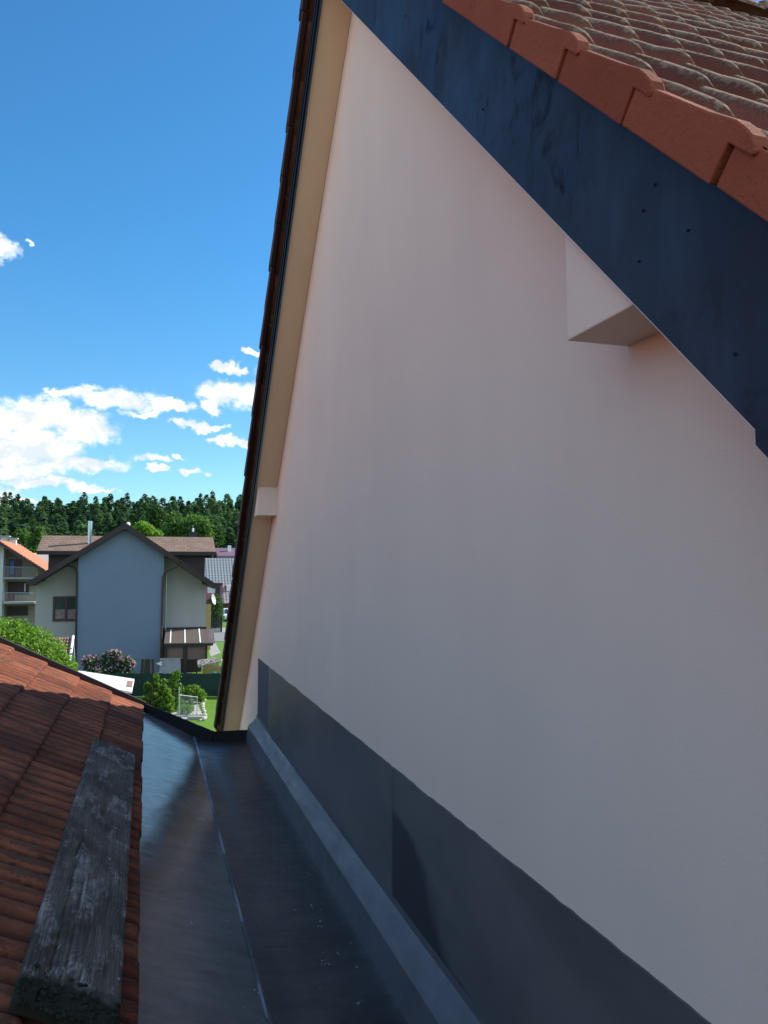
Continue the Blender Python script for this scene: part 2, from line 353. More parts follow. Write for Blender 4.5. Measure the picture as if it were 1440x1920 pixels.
# ------------------------------------------------------------------ mesh helpers
class MB:
    def __init__(s): s.v = []; s.f = []; s.m = []; s.tint = []; s.crest = None; s.mi = 0
    def add(s, vs, fs, tint=.5):
        o = len(s.v); s.v += [tuple(v) for v in vs]
        for f in fs: s.f.append(tuple(i + o for i in f)); s.m.append(s.mi); s.tint.append(tint)
        return s
    def box(s, x0, x1, y0, y1, z0, z1):
        return s.hexa([(x0, y0, z0), (x1, y0, z0), (x1, y1, z0), (x0, y1, z0), (x0, y0, z1), (x1, y0, z1), (x1, y1, z1), (x0, y1, z1)])
    def hexa(s, v): return s.add(v, [(3, 2, 1, 0), (4, 5, 6, 7), (0, 1, 5, 4), (1, 2, 6, 5), (2, 3, 7, 6), (3, 0, 4, 7)])
    def prism(s, poly, ext):                         # poly: 3D points in a plane, ext: extrusion vector
        n = len(poly); e = Vector(ext)
        vs = [Vector(p) for p in poly]; vs += [p + e for p in vs]
        fs = [tuple(range(n - 1, -1, -1)), tuple(range(n, 2 * n))] + [(i, (i + 1) % n, (i + 1) % n + n, i + n) for i in range(n)]
        return s.add(vs, fs)
    def tube(s, pts, r, seg=8, r2=None):
        pts = [Vector(p) for p in pts]; r2 = r if r2 is None else r2; rings = []
        for i, p in enumerate(pts):
            d = (pts[min(i + 1, len(pts) - 1)] - pts[max(i - 1, 0)]).normalized()
            a = d.cross(Vector((0, 0, 1)) if abs(d.z) < .9 else Vector((1, 0, 0))).normalized(); b = d.cross(a)
            rr = r + (r2 - r) * i / max(1, len(pts) - 1)
            rings.append([p + (a * math.cos(2 * math.pi * k / seg) + b * math.sin(2 * math.pi * k / seg)) * rr for k in range(seg)])
        vs = [v for ring in rings for v in ring]; fs = []
        for i in range(len(pts) - 1):
            for k in range(seg):
                fs.append((i * seg + k, i * seg + (k + 1) % seg, (i + 1) * seg + (k + 1) % seg, (i + 1) * seg + k))
        fs.append(tuple(range(seg - 1, -1, -1))); fs.append(tuple(range((len(pts) - 1) * seg, len(pts) * seg)))
        return s.add(vs, fs)
    def leaf(s, c, size, rnd, up=0.0):
        n = Vector((rnd.gauss(0, 1), rnd.gauss(0, 1), rnd.gauss(0, 1) + up)).normalized()
        a = n.cross(Vector((rnd.gauss(0, 1), rnd.gauss(0, 1), rnd.gauss(0, 1)))).normalized(); b = n.cross(a)
        c = Vector(c); sz = size * rnd.uniform(.6, 1.25)
        s.add([c - a * sz, c - b * sz * .55, c + a * sz, c + b * sz * .55], [(0, 1, 2, 3)], rnd.random())
    def blob(s, c, r, seg=8, rings=5, sq=(1, 1, 1), jit=0, rnd=random):
        vs = []; fs = []
        for i in range(rings + 1):
            ph = math.pi * i / rings
            for k in range(seg):
                th = 2 * math.pi * k / seg; q = r * (1 + rnd.uniform(-jit, jit))
                vs.append((c[0] + q * sq[0] * math.sin(ph) * math.cos(th), c[1] + q * sq[1] * math.sin(ph) * math.sin(th), c[2] + q * sq[2] * math.cos(ph)))
        for i in range(rings):
            for k in range(seg): fs.append((i * seg + k, (i + 1) * seg + k, (i + 1) * seg + (k + 1) % seg, i * seg + (k + 1) % seg))
        return s.add(vs, fs)
    def build(s, name, m, parent=None, smooth=False, bevel=0):
        me = bpy.data.meshes.new(name); me.from_pydata(s.v, [], s.f)
        for x in (m if isinstance(m, (list, tuple)) else [m]): me.materials.append(x)
        if isinstance(m, (list, tuple)): me.polygons.foreach_set('material_index', s.m)
        at = me.attributes.new('tint', 'FLOAT', 'FACE'); at.data.foreach_set('value', s.tint)
        if s.crest is not None:
            ac = me.attributes.new('crest', 'FLOAT', 'POINT'); ac.data.foreach_set('value', s.crest)
        if smooth: me.polygons.foreach_set('use_smooth', [True] * len(me.polygons))
        me.update()
        o = bpy.data.objects.new(name, me); COL.objects.link(o)
        if parent is not None: o.parent = parent
        if bevel:
            bv = o.modifiers.new('b', 'BEVEL'); bv.width = bevel; bv.segments = 2; bv.limit_method = 'ANGLE'
        return o
def fixn(o):
    bm = bmesh.new(); bm.from_mesh(o.data); bmesh.ops.recalc_face_normals(bm, faces=bm.faces); bm.to_mesh(o.data); bm.free(); return o
def tag(o, label, cat, group=None):
    o['label'] = label; o['category'] = cat
    if group: o['group'] = group
    return o
def struct(o, kind='structure'): o['kind'] = kind; return o
def root(name, label, cat, loc=(0, 0, 0), rz=0, group=None):
    e = bpy.data.objects.new(name, None); COL.objects.link(e); e.location = loc; e.rotation_euler = (0, 0, rz)
    e.empty_display_size = .3
    return tag(e, label, cat, group)

# far frame: X right, Y forward of the camera's heading, Z up; things of the neighbourhood stand square to it
def w_of(X, Y, Z=GZ): return (X * math.cos(YAW) + Y * math.sin(YAW), -X * math.sin(YAW) + Y * math.cos(YAW), Z)
cP, sP = math.cos(PITCH), math.sin(PITCH)
def fx(px, py, Y): return (px - 720) / (F_PX * cP - (960 - py) * sP) * Y
def fz(py, Y): return (F_PX * sP + (960 - py) * cP) / (F_PX * cP - (960 - py) * sP) * Y
def yg(py): return GZ / fz(py, 1.0)                  # depth at which the ground is seen at that height
class Far:
    """root Empty on the ground at (X,Y); local mesh coords via L(px,py,Y)"""
    def __init__(s, name, label, cat, px, Y, group=None):
        s.X = fx(px, 1200, Y); s.Y = Y
        s.r = root(name, label, cat, w_of(s.X, Y, GZ), -YAW, group)
    def p(s, px, py, Y=None):
        Y = s.Y if Y is None else Y
        return (fx(px, py, Y) - s.X, Y - s.Y, fz(py, Y) - GZ)
    def pbox(s, mb, x0, x1, y0, y1, Y=None, d=.1):   # face at depth Y between pixels, thickness d behind
        Y = s.Y if Y is None else Y
        a = s.p(x0, y1, Y); b = s.p(x1, y0, Y)
        return mb.box(a[0], b[0], a[1], a[1] + d, a[2], b[2])
    def part(s, name, m, mb, parent=None, **k): return mb.build(name, m, parent or s.r, **k)

# ================================================================== THE GABLE HOUSE
YR, ZS = 4.21, 3.47                                  # ridge line y, soffit plane z at the ridge (z + y = 7.68)
XW, XF, XT = 1.12, 0.93, 0.862                       # wall face, fascia face, verge tile face
XEND = 8.5
def zr(y, c=0.0): return ZS - abs(y - YR) + c        # plane parallel to both slopes, c above the soffit
house = root('gable_house', 'tall cream rendered gable house with clay tile roof and dark blue verge sheet', 'house', (XW, YR, GZ))
def H(mb, name, m, parent=None, **k):
    o = mb.build(name, m, None, **k); o.parent = parent or house
    o.matrix_parent_inverse = Matrix.Translation((-XW, -YR, -GZ)); return o
YE0, YE1 = -2.2, 10.6
mb = MB(); mb.prism([(XW, YE0, GZ), (XW, YE1, GZ), (XW, YE1, zr(YE1)), (XW, YR, ZS), (XW, YE0, zr(YE0))], (XEND - XW, 0, 0)); H(mb, 'wall', M_wall)
# soffits and roof decks
def slab(x0, x1, ya, yb, c0, c1):
    m = MB(); m.prism([(x0, ya, zr(ya, c0)), (x0, yb, zr(yb, c0)), (x0, yb, zr(yb, c1)), (x0, ya, zr(ya, c1))], (x1 - x0, 0, 0)); return m
H(slab(XF + .004, XW - .002, YR, YE1 + .5, 0, .10), 'soffit', M_soffit)
H(slab(XF + .004, XW - .002, YE0 - .5, YR, 0, .10), 'soffit', M_soffit)
H(slab(XW - .002, XEND, YR, YE1 + .5, .003, .30), 'roof_deck', M_darkboard)
H(slab(XW - .002, XEND, YE0 - .5, YR, .003, .30), 'roof_deck', M_darkboard)
H(slab(XF + .03, XW - .004, YR, YE1 + .5, .103, .30), 'roof_deck', M_darkboard)
H(slab(XF + .03, XW - .004, YE0 - .5, YR, .103, .30), 'roof_deck', M_darkboard)
# near verge sheet, two lengths lapped near the frame's right edge
H(slab(XF - .003, XF, 0.965, YR, -.03, .345), 'verge_sheet', M_fascia)
H(slab(XF - .009, XF - .005, YE0 - .5, .985, -.050, .345), 'verge_sheet', M_fascia)
# screws heads and rust spots on the sheet
for (px, py) in [(1228, 346), (1206, 395), (1290, 432), (1198, 490), (1378, 664), (905, 205), (760, 30)]:
    q = ray(px, py); q = q * ((XF - .004) / q.x); mb = MB(); mb.blob((q.x - .001, q.y, q.z), .0035, 8, 4, (.4, 1, 1)); H(mb, 'screw', M_rim)
# pale drip edge under the sheet
H(slab(XF + .004, XF + .012, .97, YR, -.038, -.002), 'drip_edge', M_white)
# far verge board with two ribs
H(slab(XF - .003, XF, YR, YE1 + .5, -.02, .36), 'verge_board', M_darkboard)
for c in (.06, .17):
    H(slab(XF - .014, XF - .0035, YR, YE1 + .5, c, c + .045), 'board_rib', M_stripe)

# tiles: course by course, both slopes
def roll(u):                                          # profile across one roll of 0.155 m, 0..1
    c = math.cos(2 * math.pi * u); return (.5 + .5 * c) ** 1.25
def tile_slope(side, x0, x1, ystep, nx_per, y_first, ncourse, seed):
    rnd = random.Random(seed); m = MB(); crest = []
    pitch = .155; n = int((x1 - x0) / pitch * nx_per)
    ts = [0, .006, .02, .05, .12, .24, .31]          # distance up the slope from the nose, in y
    for k in range(ncourse):
        yn = y_first + k * ystep                      # nose y (distance from ridge measured on near side)
        if yn > YR - .05: break
        jt = {}
        base = len(m.v); rows = []
        for t in ts + ['n']:
            row = []
            for i in range(n + 1):
                x = x0 + (x1 - x0) * i / n
                u = (x - XT) / pitch; col = int(math.floor((u + .5) / 2))
                if (k, col) not in jt: jt[(k, col)] = (rnd.uniform(-.004, .004), rnd.uniform(-.012, .012), rnd.random())
                jz, jy, tn = jt[(k, col)]
                h = roll(u)
                tt = 0 if t == 'n' else t
                lift = .034 * (1 - tt / ystep)
                rnd_n = {0: -.012, .006: -.005, .02: -.0015}.get(tt, 0)
                c = .378 + .070 * h + lift + jz + rnd_n
                if t == 'n': c -= .034
                yy = yn + tt + jy
                yw = min(yy, YR - .02)
                c += .006 * (noise.noise((x * 9, yw * 9, 3.1 + seed)) )
                z = ZS - (YR - yw) + c * 1.0
                Y = yw if side < 0 else 2 * YR - yw
                row.append((x, Y, z)); crest.append(h if t != 'n' else 0)
            rows.append(row)
        allrows = [rows[-1]] + rows[:-1]
        # reorder: nose face row first
        cr = crest[-(len(rows) * (n + 1)):]; crest = crest[:-(len(rows) * (n + 1))]
        cr = cr[-(n + 1):] + cr[:-(n + 1)]; crest += cr
        vs = [v for row in allrows for v in row]; fs = []; tin = []
        o = len(m.v); m.v += vs
        for r in range(len(allrows) - 1):
            for i in range(n):
                a = o + r * (n + 1) + i; f = (a, a + 1, a + n + 2, a + n + 1)
                m.f.append(f if side < 0 else f[::-1]); m.m.append(0)
                x = x0 + (x1 - x0) * (i + .5) / n; col = int(math.floor(((x - XT) / pitch + .5) / 2))
                m.tint.append(jt.get((k, col), (0, 0, .5))[2])
    m.crest = crest
    return m
STEP = .2395; YN0 = 1.125 - 12 * STEP
H(tile_slope(-1, XT + .012, 7.5, STEP, 12, YN0, 40, 1), 'roof_tiles', M_rtile, smooth=True)
H(tile_slope(1, XT + .012, 7.5, STEP, 4, YN0, 40, 2), 'roof_tiles', M_rtile, smooth=True)

def verge_tile(side, k):
    """verge tile: a hanging flap cut square to the slope, and a nose that laps over the next tile down"""
    yn = 1.161 + (k - 12) * STEP; m = MB(); rnd = random.Random(k * 7 + side); Q = math.sqrt(.5)
    def P3(s_, n_, x):                                # s up the slope from the nose tip, n square to the slope (0 = flap bottom)
        y = yn + s_ * Q - (n_ - .012) * Q; c0 = .363
        z = ZS - (YR - (yn + s_ * Q)) + c0 / 1.0 + (n_) * Q - .012 * Q + 0
        z = (ZS - YR + yn + s_ * Q) + c0 * 1.0 + n_ * Q
        y = yn + s_ * Q + c0 * 0 - n_ * Q
        y = min(y, YR + .03)
        return (x, y if side < 0 else 2 * YR - y, z)
    jx = rnd.uniform(-.004, .004); L = .332 + rnd.uniform(-.004, .004); b0 = rnd.uniform(-.002, .002)
    nose = [(.112, .0635), (.085, .0630), (.047, .0630), (.040, .0660), (.0415, .0725), (.049, .0805), (.063, .0880), (.088, .0932), (.120, .0952), (.20, .088), (.112 + L - .012, .074), (.112 + L, .070)]
    prof = [(.112, b0)] + nose + [(.112 + L, b0)]
    prof = [(a_ + rnd.uniform(-.001, .001), n_ + rnd.uniform(-.0012, .0012)) for a_, n_ in prof]
    poly = [P3(a_, n_, XT + jx - .003 + .014 * a_) for a_, n_ in prof]
    if side < 0: poly = poly[::-1]
    m.prism(poly, (.032, 0, 0)); tv_ = rnd.random(); m.tint = [tv_] * len(m.f)
    return m
prev = None
for k in range(60):
    if YN0 + k * STEP > YR - .06: break
    for side in (-1, 1):
        o = fixn(H(verge_tile(side, k), 'verge_tile', M_verge if side < 0 else M_brownrust, bevel=.004))
# ridge caps
mb_list = []
for i in range(17):
    x0 = XT - .02 + i * .40; m = MB(); seg = 12; vs = []; fs = []
    for (x, r) in ((x0, .135), (x0 + .02, .145), (x0 + .42, .118)):
        for k in range(seg + 1):
            th = math.pi * k / seg
            vs.append((x, YR - math.cos(th) * r, ZS + .415 + math.sin(th) * r * .85))
    for a in range(2):
        for k in range(seg): q = a * (seg + 1) + k; fs.append((q, q + 1, q + seg + 2, q + seg + 1))
    fs.append(tuple(range(seg, -1, -1)))
    m.add(vs, fs); m.crest = [1.] * len(m.v)
    H(m, 'ridge_tile', M_rtile, smooth=False)
# vent tile cowl standing by the ridge
q = ray(1336, 2); tt_ = (ZS + .44 - YR) / (q.z - q.y); q = q * tt_
m = MB(); m.blob((q.x, q.y + .02, q.z + .03), .14, 12, 8, (1.0, .8, .75)); m.crest = [.6] * len(m.v); H(m, 'vent_tile', M_rtile, smooth=True)
# purlin ends, boxed in and rendered
def purlin(yc0, yc1, z0, xo):
    m = MB(); top = zr(max(abs(yc0 - YR), abs(yc1 - YR)) + YR, .02)
    m.hexa([(xo, yc0, z0), (XW + .01, yc0, z0), (XW + .01, yc1, z0), (xo, yc1, z0),
            (xo, yc0, zr(yc0, .02)), (XW + .01, yc0, zr(yc0, .02)), (XW + .01, yc1, zr(yc1, .02)), (xo, yc1, zr(yc1, .02))]); return m
H(purlin(1.34, 1.60, .542, XF + .020), 'purlin_end', M_wall, bevel=.004)
H(purlin(6.95, 7.21, .475, XF + .015), 'purlin_end', M_wall, bevel=.004)
# dado: dark painted sheet turned up the wall, top edge a little wavy
def dado(y0, y1, x, zt, zb, wav, seed, m=None):
    m = m or MB(); n = max(4, int((y1 - y0) / .02)); o = len(m.v)
    for i in range(n + 1):
        y = y0 + (y1 - y0) * i / n
        z = zt + wav * noise.noise((y * 3.1, seed, 0)) + wav * .5 * noise.noise((y * 17, seed, 2))
        m.v += [(x, y, zb), (x, y, z), (XW + .001, y, z + .001)]
    for i in range(n):
        a = o + i * 3
        m.f += [(a, a + 1, a + 4, a + 3), (a + 1, a + 2, a + 5, a + 4)]; m.m += [0, 0]; m.tint += [.5, .5]
    a = o + n * 3; m.f.append((a, a + 1, a + 2)); m.m.append(0); m.tint.append(.5)
    return m
H(dado(-1.8, 7.30, XW - .006, -.925, -1.80, .008, 1.0), 'dado', M_dado)
M_dado2 = mat('lighter_dado_end', b_stucco((.105, .105, .135), .08, 120))
H(dado(7.30, 8.03, XW - .004, -.925, -1.66, .006, 4.0), 'dado_end', M_dado2)

# ================================================================== THE LOWER BUILDING (camera stands above its valley gutter)
low = root('lower_building', 'low building with dark red ribbed tile roof and a painted sheet valley gutter, bottom left', 'building', (-1.5, 4.5, GZ))
def Lw(mb, name, m, parent=None, **k):
    o = mb.build(name, m, None, **k); o.parent = parent or low
    o.matrix_parent_inverse = Matrix.Translation((1.5, -4.5, -GZ)); return o
YV = 9.03
def left_tiles():
    m = MB(); crest = []; rnd = random.Random(5); CX = .3285; TP = .42
    y0, y1 = -1.6, YV; per = .152; nper = 10; n = int((y1 - y0) / per * nper)
    sx = [0, .004, .012, .035, .1, .2, .30, .35]
    for k in range(13):
        zn = -1.5 + .1655 * k; xk = -CX * k; rows = []; cr = []; jt = {}
        for si in range(-1, len(sx)):
            s = sx[max(si, 0)]; row = []; c_ = []
            for i in range(n + 1):
                y = y1 - (y1 - y0) * i / n; u = (y1 - y) / per; fr = u - math.floor(u); col = int(u // 2)
                if col not in jt: jt[col] = (rnd.uniform(-.003, .003), rnd.uniform(-.006, .006), rnd.random())
                jz, jx, tn = jt[col]
                h = max(0, math.sin(math.pi * fr)) ** .62
                z = zn + TP * s + jz - .028 + .028 * h - {0: .011, .004: .004, .012: .001}.get(s, 0)
                if si == -1: z -= .022
                if (u / 2) % 1 < .02: z -= .008
                z += .0035 * noise.noise((xk * 3 - s * 8, y * 8, 1.7))
                row.append((xk - s + jx, y, z)); c_.append(h if si >= 0 else 0)
            rows.append(row); cr += c_
        o = len(m.v); m.v += [v for r in rows for v in r]; crest += cr
        for r in range(len(rows) - 1):
            for i in range(n):
                a = o + r * (n + 1) + i; m.f.append((a, a + n + 1, a + n + 2, a + 1)[::-1]); m.m.append(0)
                m.tint.append(jt[int(((i + .5) / nper) // 2)][2] if int(((i + .5) / nper) // 2) in jt else .5)
        # closing edge at the far verge
        a0 = len(m.v); prof = [(r[0]) for r in rows[1:]]
        for p_ in prof: m.v.append(p_); m.v.append((p_[0], p_[1], p_[2] - .03)); crest += [0, 0]
        for i in range(len(prof) - 1): m.f.append((a0 + 2 * i, a0 + 2 * i + 1, a0 + 2 * i + 3, a0 + 2 * i + 2)); m.m.append(0); m.tint.append(.4)
    m.crest = crest; return m
Lw(left_tiles(), 'roof_tiles', M_ltile, smooth=True)
# verge flashing behind the tiles and the deck under them
mb = MB(); mb.prism([(0.03, YV + .012, -1.75), (.03, YV + .012, -1.488), (-4.2, YV + .012, -1.488 + .506 * 4.23), (-4.2, YV + .012, -1.75 + .506 * 4.23)], (0, .05, 0)); Lw(mb, 'verge_board', M_darkbrown)
mb = MB(); mb.prism([(-.03, -1.6, -1.62), (-4.2, -1.6, -1.62 + .5 * 4.17), (-4.2, -1.6, -1.8 + .5 * 4.17), (-.03, -1.6, -1.8)], (0, YV + 1.59, 0)); Lw(mb, 'roof_deck', M_darkboard)
mb = MB(); mb.prism([(1.09, YV - 1.2, GZ), (1.09, YV - 1.2, -1.95), (0, YV - 1.2, -1.95), (-4.1, YV - 1.2, .15), (-4.1, YV - 1.2, GZ)], (0, -8.4, 0)); Lw(mb, 'wall', M_whitewall)
mb = MB(); mb.prism([(-.05, YV - .1, GZ), (-.05, YV - .1, -1.85), (-4.1, YV - .1, .15), (-4.1, YV - .1, GZ)], (0, -1.08, 0)); Lw(mb, 'wall', M_whitewall)

# gutter sheet: cross-section swept along y with slight dents; far end cut on the skew
def yend(x):
    return YV if x < .02 else (YV - (x - .02) * (YV - 8.2) / .67 if x < .69 else 8.2 - (x - .69) * .12 / .43)
def gut_surface(xz, y0, sub, amp, seed, thick=.004, yfun=yend, endpad=0):
    m = MB(); pts = []
    for (a, b) in zip(xz, xz[1:]):
        nn = max(1, int(math.dist(a, b) / sub))
        pts += [(a[0] + (b[0] - a[0]) * i / nn, a[1] + (b[1] - a[1]) * i / nn) for i in range(nn)]
    pts.append(xz[-1]); ny = 150
    for i, (x, z) in enumerate(pts):
        ye = yfun(x) - endpad
        for j in range(ny + 1):
            y = y0 + (ye - y0) * j / ny
            d = amp * (noise.noise((x * 2.2, y * .9, seed)) + .5 * noise.noise((x * 5, y * 3.0, seed + 5)))
            m.v.append((x, y, z + d))
    for i in range(len(pts) - 1):
        for j in range(ny):
            a = i * (ny + 1) + j; m.f.append((a, a + 1, a + ny + 2, a + ny + 1)[::-1]); m.m.append(0); m.tint.append(.5)
    return m
gutter = Lw(gut_surface([(-.16, -1.511), (.0, -1.572), (.505, -1.752)], -1.6, .04, .004, 1.), 'gutter_sheet', M_gutter, smooth=True)
def s2(x): return yend(x)
floor_ = Lw(gut_surface([(.505, -1.752), (.60, -1.768), (.99, -1.776), (1.012, -1.770)], -1.6, .04, .005, 1.), 'gutter_floor', M_gutter_dark, smooth=True)
Lw(gut_surface([(1.012, -1.772), (1.030, -1.620), (1.042, -1.606), (1.112, -1.535), (1.1135, -1.50)], -1.6, .02, .0025, 8.), 'upstand', M_ledge, smooth=False)
# lap seam drifting slightly, a folded strip about 7 mm proud
mb = MB(); N = 90; rnd = random.Random(3)
for j in range(N + 1):
    y = -1.5 + (8.36 + 1.5) * j / N; x = .470 + .045 * (y / 8.4); zb = -1.752 + (.505 - x) * .356
    d = .004 * (noise.noise((x * 2.2, y * .9, 1.)) + .5 * noise.noise((x * 5, y * 3, 6.)))
    wv = .003 * noise.noise((y * 2, 5, 5)); x += wv
    mb.v += [(x - .009, y, zb + .005 + d), (x - .007, y, zb + .011 + d), (x + .003, y, zb + .009 + d), (x + .006, y, zb - .003 + d)]
for j in range(N):
    for i in range(3): a = j * 4 + i; mb.f.append((a, a + 4, a + 5, a + 1)[::-1]); mb.m.append(0); mb.tint.append(.5)
def b_seam(t, p):
    n = t.noise(t.mapping(t.obj, scale=(1, 1.1, 1)), 1.6, 4, .6); f = t.maprange(n, .46, .54)
    t.put(p, 'Base Color', t.mix(f, (.07, .07, .085), (.20, .23, .31))); t.put(p, 'Roughness', t.maprange(f, 0, 1, .5, .3))  # bluish highlight segments painted into the seam colour
Lw(mb, 'lap_seam', mat('seam_highlights', b_seam))
# dried lime specks and grit on the sheet
M_speck = simple('pale_specks', (.42, .44, .44), .8, var=.2)
sp_ = MB(); rnd = random.Random(77)
for i in range(210):
    y = 1.0 + 7.0 * rnd.random() ** 1.2; x = rnd.choice([rnd.uniform(.04, .48), rnd.uniform(.55, .98), rnd.gauss(.86, .07), rnd.gauss(.9, .05)])
    if not .03 < x < .99: continue
    z = -1.572 - .3564 * x if x < .505 else (-1.752 - .168 * (x - .505) if x < .6 else -1.768 - .0205 * (x - .6))
    z += .005 * (noise.noise((x * 2.2, y * .9, 1.)) + .5 * noise.noise((x * 5, y * 3.0, 6.)))
    r_ = rnd.uniform(.0012, .0035); sp_.blob((x, y, z + .0005), r_, 6, 3, (1, rnd.uniform(.8, 2.2), .3), .3, rnd)
    for q_ in range(rnd.choice([0, 0, 1, 3])): sp_.blob((x + rnd.gauss(0, .01), y + rnd.gauss(0, .02), z + .0005), r_ * .6, 6, 3, (1, 1.3, .3), .3, rnd)
so = Lw(sp_, 'grit', M_speck); so['kind'] = 'stuff'
# stop end: upturned rim round the skew end
rim = MB(); pth = [(0.0, YV + .012), (.02, YV), (.69, 8.2), (1.0, 8.17), (1.116, 8.08)]
ztop = [-1.49, -1.497, -1.676, -1.672, -1.655]
for (a, b, za, zb) in zip(pth, pth[1:], ztop, ztop[1:]):
    A = Vector((a[0], a[1], 0)); B = Vector((b[0], b[1], 0)); nrm = (B - A).cross(Vector((0, 0, 1))).normalized() * .022
    if nrm.y < 0: nrm = -nrm
    n = max(2, int((B - A).length / .03)); o = len(rim.v)
    for i in range(n + 1):
        q = A.lerp(B, i / n); zt = za + (zb - za) * i / n + .004 * noise.noise((q.x * 22, q.y * 22, 0))
        rim.v += [(q.x - nrm.x * 1.5, q.y - nrm.y * 1.5, zt - .13), (q.x, q.y, zt), (q.x + nrm.x, q.y + nrm.y, zt - .002), (q.x + nrm.x, q.y + nrm.y, zt - .5)]
    for i in range(n):
        for j in range(3): c = o + i * 4 + j; rim.f.append((c, c + 1, c + 5, c + 4)); rim.m.append(0); rim.tint.append(.5)
fixn(Lw(rim, 'stop_end', M_rim))

# ================================================================== THE PLANK
plank = root('wooden_plank', 'weathered grey wooden plank lying on the red tiles beside the gutter', 'plank', (-.067, 2.62, -1.43))
pm = MB(); L_, Wd, T_ = 3.70, .335, .038; nx, ny = 34, 260; sl = math.atan(.50)
def plz(u, v):                                        # local: u across (0 = right edge, negative left), v along
    z = .0016 * noise.noise((u * 30, v * 3, 0)) + .004 * noise.noise((u * 4, v * 1.3, 2))
    ck = -.265 + .012 * math.sin(v * 3.1) + .010 * noise.noise((v * 5, 3, 3)) + .02 * v
    dd = abs(u - ck)
    if .02 < v < 1.75 and dd < .006: z -= .014 * (1 - dd / .006) * min(1, (1.75 - v) * 3)
    ck2 = ck + .045 + .008 * noise.noise((v * 4, 8, 3)); dd = abs(u - ck2)
    if v < 1.1 and dd < .005: z -= .008 * (1 - dd / .005)
    ck3 = ck + .10 + .01 * noise.noise((v * 3, 18, 3)); dd = abs(u - ck3)
    if v < .8 and dd < .005: z -= .006 * (1 - dd / .005)
    return z
us = sorted(set([-Wd * i / nx for i in range(nx + 1)]))
for j in range(ny + 1):
    v = L_ * j / ny
    for i, u in enumerate(us):
        e = .002 * noise.noise((v * 7, u * 3, 9)) if i in (0, len(us) - 1) else 0
        vv = v + (.012 * noise.noise((u * 14, 4, 4)) if j == 0 else 0)
        pm.v.append((u + e, vv, T_ + plz(u, v) - (.003 if i in (0, len(us) - 1) else 0)))
nu = len(us)
for j in range(ny):
    for i in range(nu - 1): a = j * nu + i; pm.f.append((a, a + 1, a + nu + 1, a + nu)); pm.m.append(0); pm.tint.append(.5)
o = len(pm.v)
ring = [j * nu for j in range(ny + 1)] + [ny * nu + i for i in range(1, nu)] + [j * nu + nu - 1 for j in range(ny - 1, -1, -1)] + [i for i in range(nu - 2, 0, -1)]
for r_ in ring: x_, y_, z_ = pm.v[r_]; pm.v.append((x_, y_, 0))
for i in range(len(ring)): j = (i + 1) % len(ring); pm.f.append((ring[i], ring[j], o + j, o + i)); pm.m.append(0); pm.tint.append(.5)
bo = pm.build('board', M_wood, plank); bo.rotation_euler = (0, math.atan(.49), 0); bo.location = (0, 0, -.035)
fixn(bo)
# moss cushions at the near end
M_moss = simple('dark_moss', (.018, .022, .010), .95, var=.5, scale=30, bump=1, bscale=120)
ms = MB(); rnd = random.Random(11)
for i in range(150):
    u = -Wd * rnd.random(); v = rnd.uniform(-.02, .15) * (1 if rnd.random() < .8 else 1.5)
    ms.blob((u, v, T_ + rnd.uniform(-.004, .004)), rnd.uniform(.005, .013), 7, 4, (1, 1, .5), .2, rnd)
mo = ms.build('moss', M_moss, plank, smooth=True); mo.rotation_euler = bo.rotation_euler; mo.location = bo.location; mo['kind'] = 'stuff'

# ================================================================== GROUND
mb = MB(); mb.add([(-3000, -500, GZ), (3000, -500, GZ), (3000, 4000, GZ), (-3000, 4000, GZ)], [(0, 1, 2, 3)]); struct(mb.build('ground', M_ground))
def patch(name, m, pts, dz, parent=None):             # ground sheet given by pixels on the ground plane
    mb = MB(); vs = []
    for (px, py) in pts:
        Y = yg(py); vs.append(w_of(fx(px, py, Y), Y, GZ + dz))
    n = len(vs); mb.add(vs, [tuple(range(n))]); return struct(fixn(mb.build(name, m)))
patch('lawn', M_grass, [(150, 1420), (520, 1420), (500, 1303), (150, 1303)], .004)
patch('gravel_bed', M_gravel, [(318, 1352), (371, 1349), (378, 1335), (371, 1322), (377, 1315), (318, 1314)], .012)
patch('street', M_asphalt, [(300, 1203), (700, 1201), (700, 1184), (300, 1186)], .010)
patch('pavement', M_paving, [(300, 1186), (700, 1184), (700, 1176), (300, 1177)], .014)
patch('front_lawn', M_grass, [(360, 1262), (470, 1262), (470, 1203.5), (360, 1204.5)], .006)
patch('path', M_paving, [(395, 1232), (414, 1224), (404, 1206), (388, 1206)], .014)
patch('path', M_paving, [(414, 1240), (440, 1240), (436, 1206), (424, 1206)], .018)
patch('far_lawn', M_grass, [(405, 1175), (700, 1174), (700, 1166), (405, 1167)], .009)
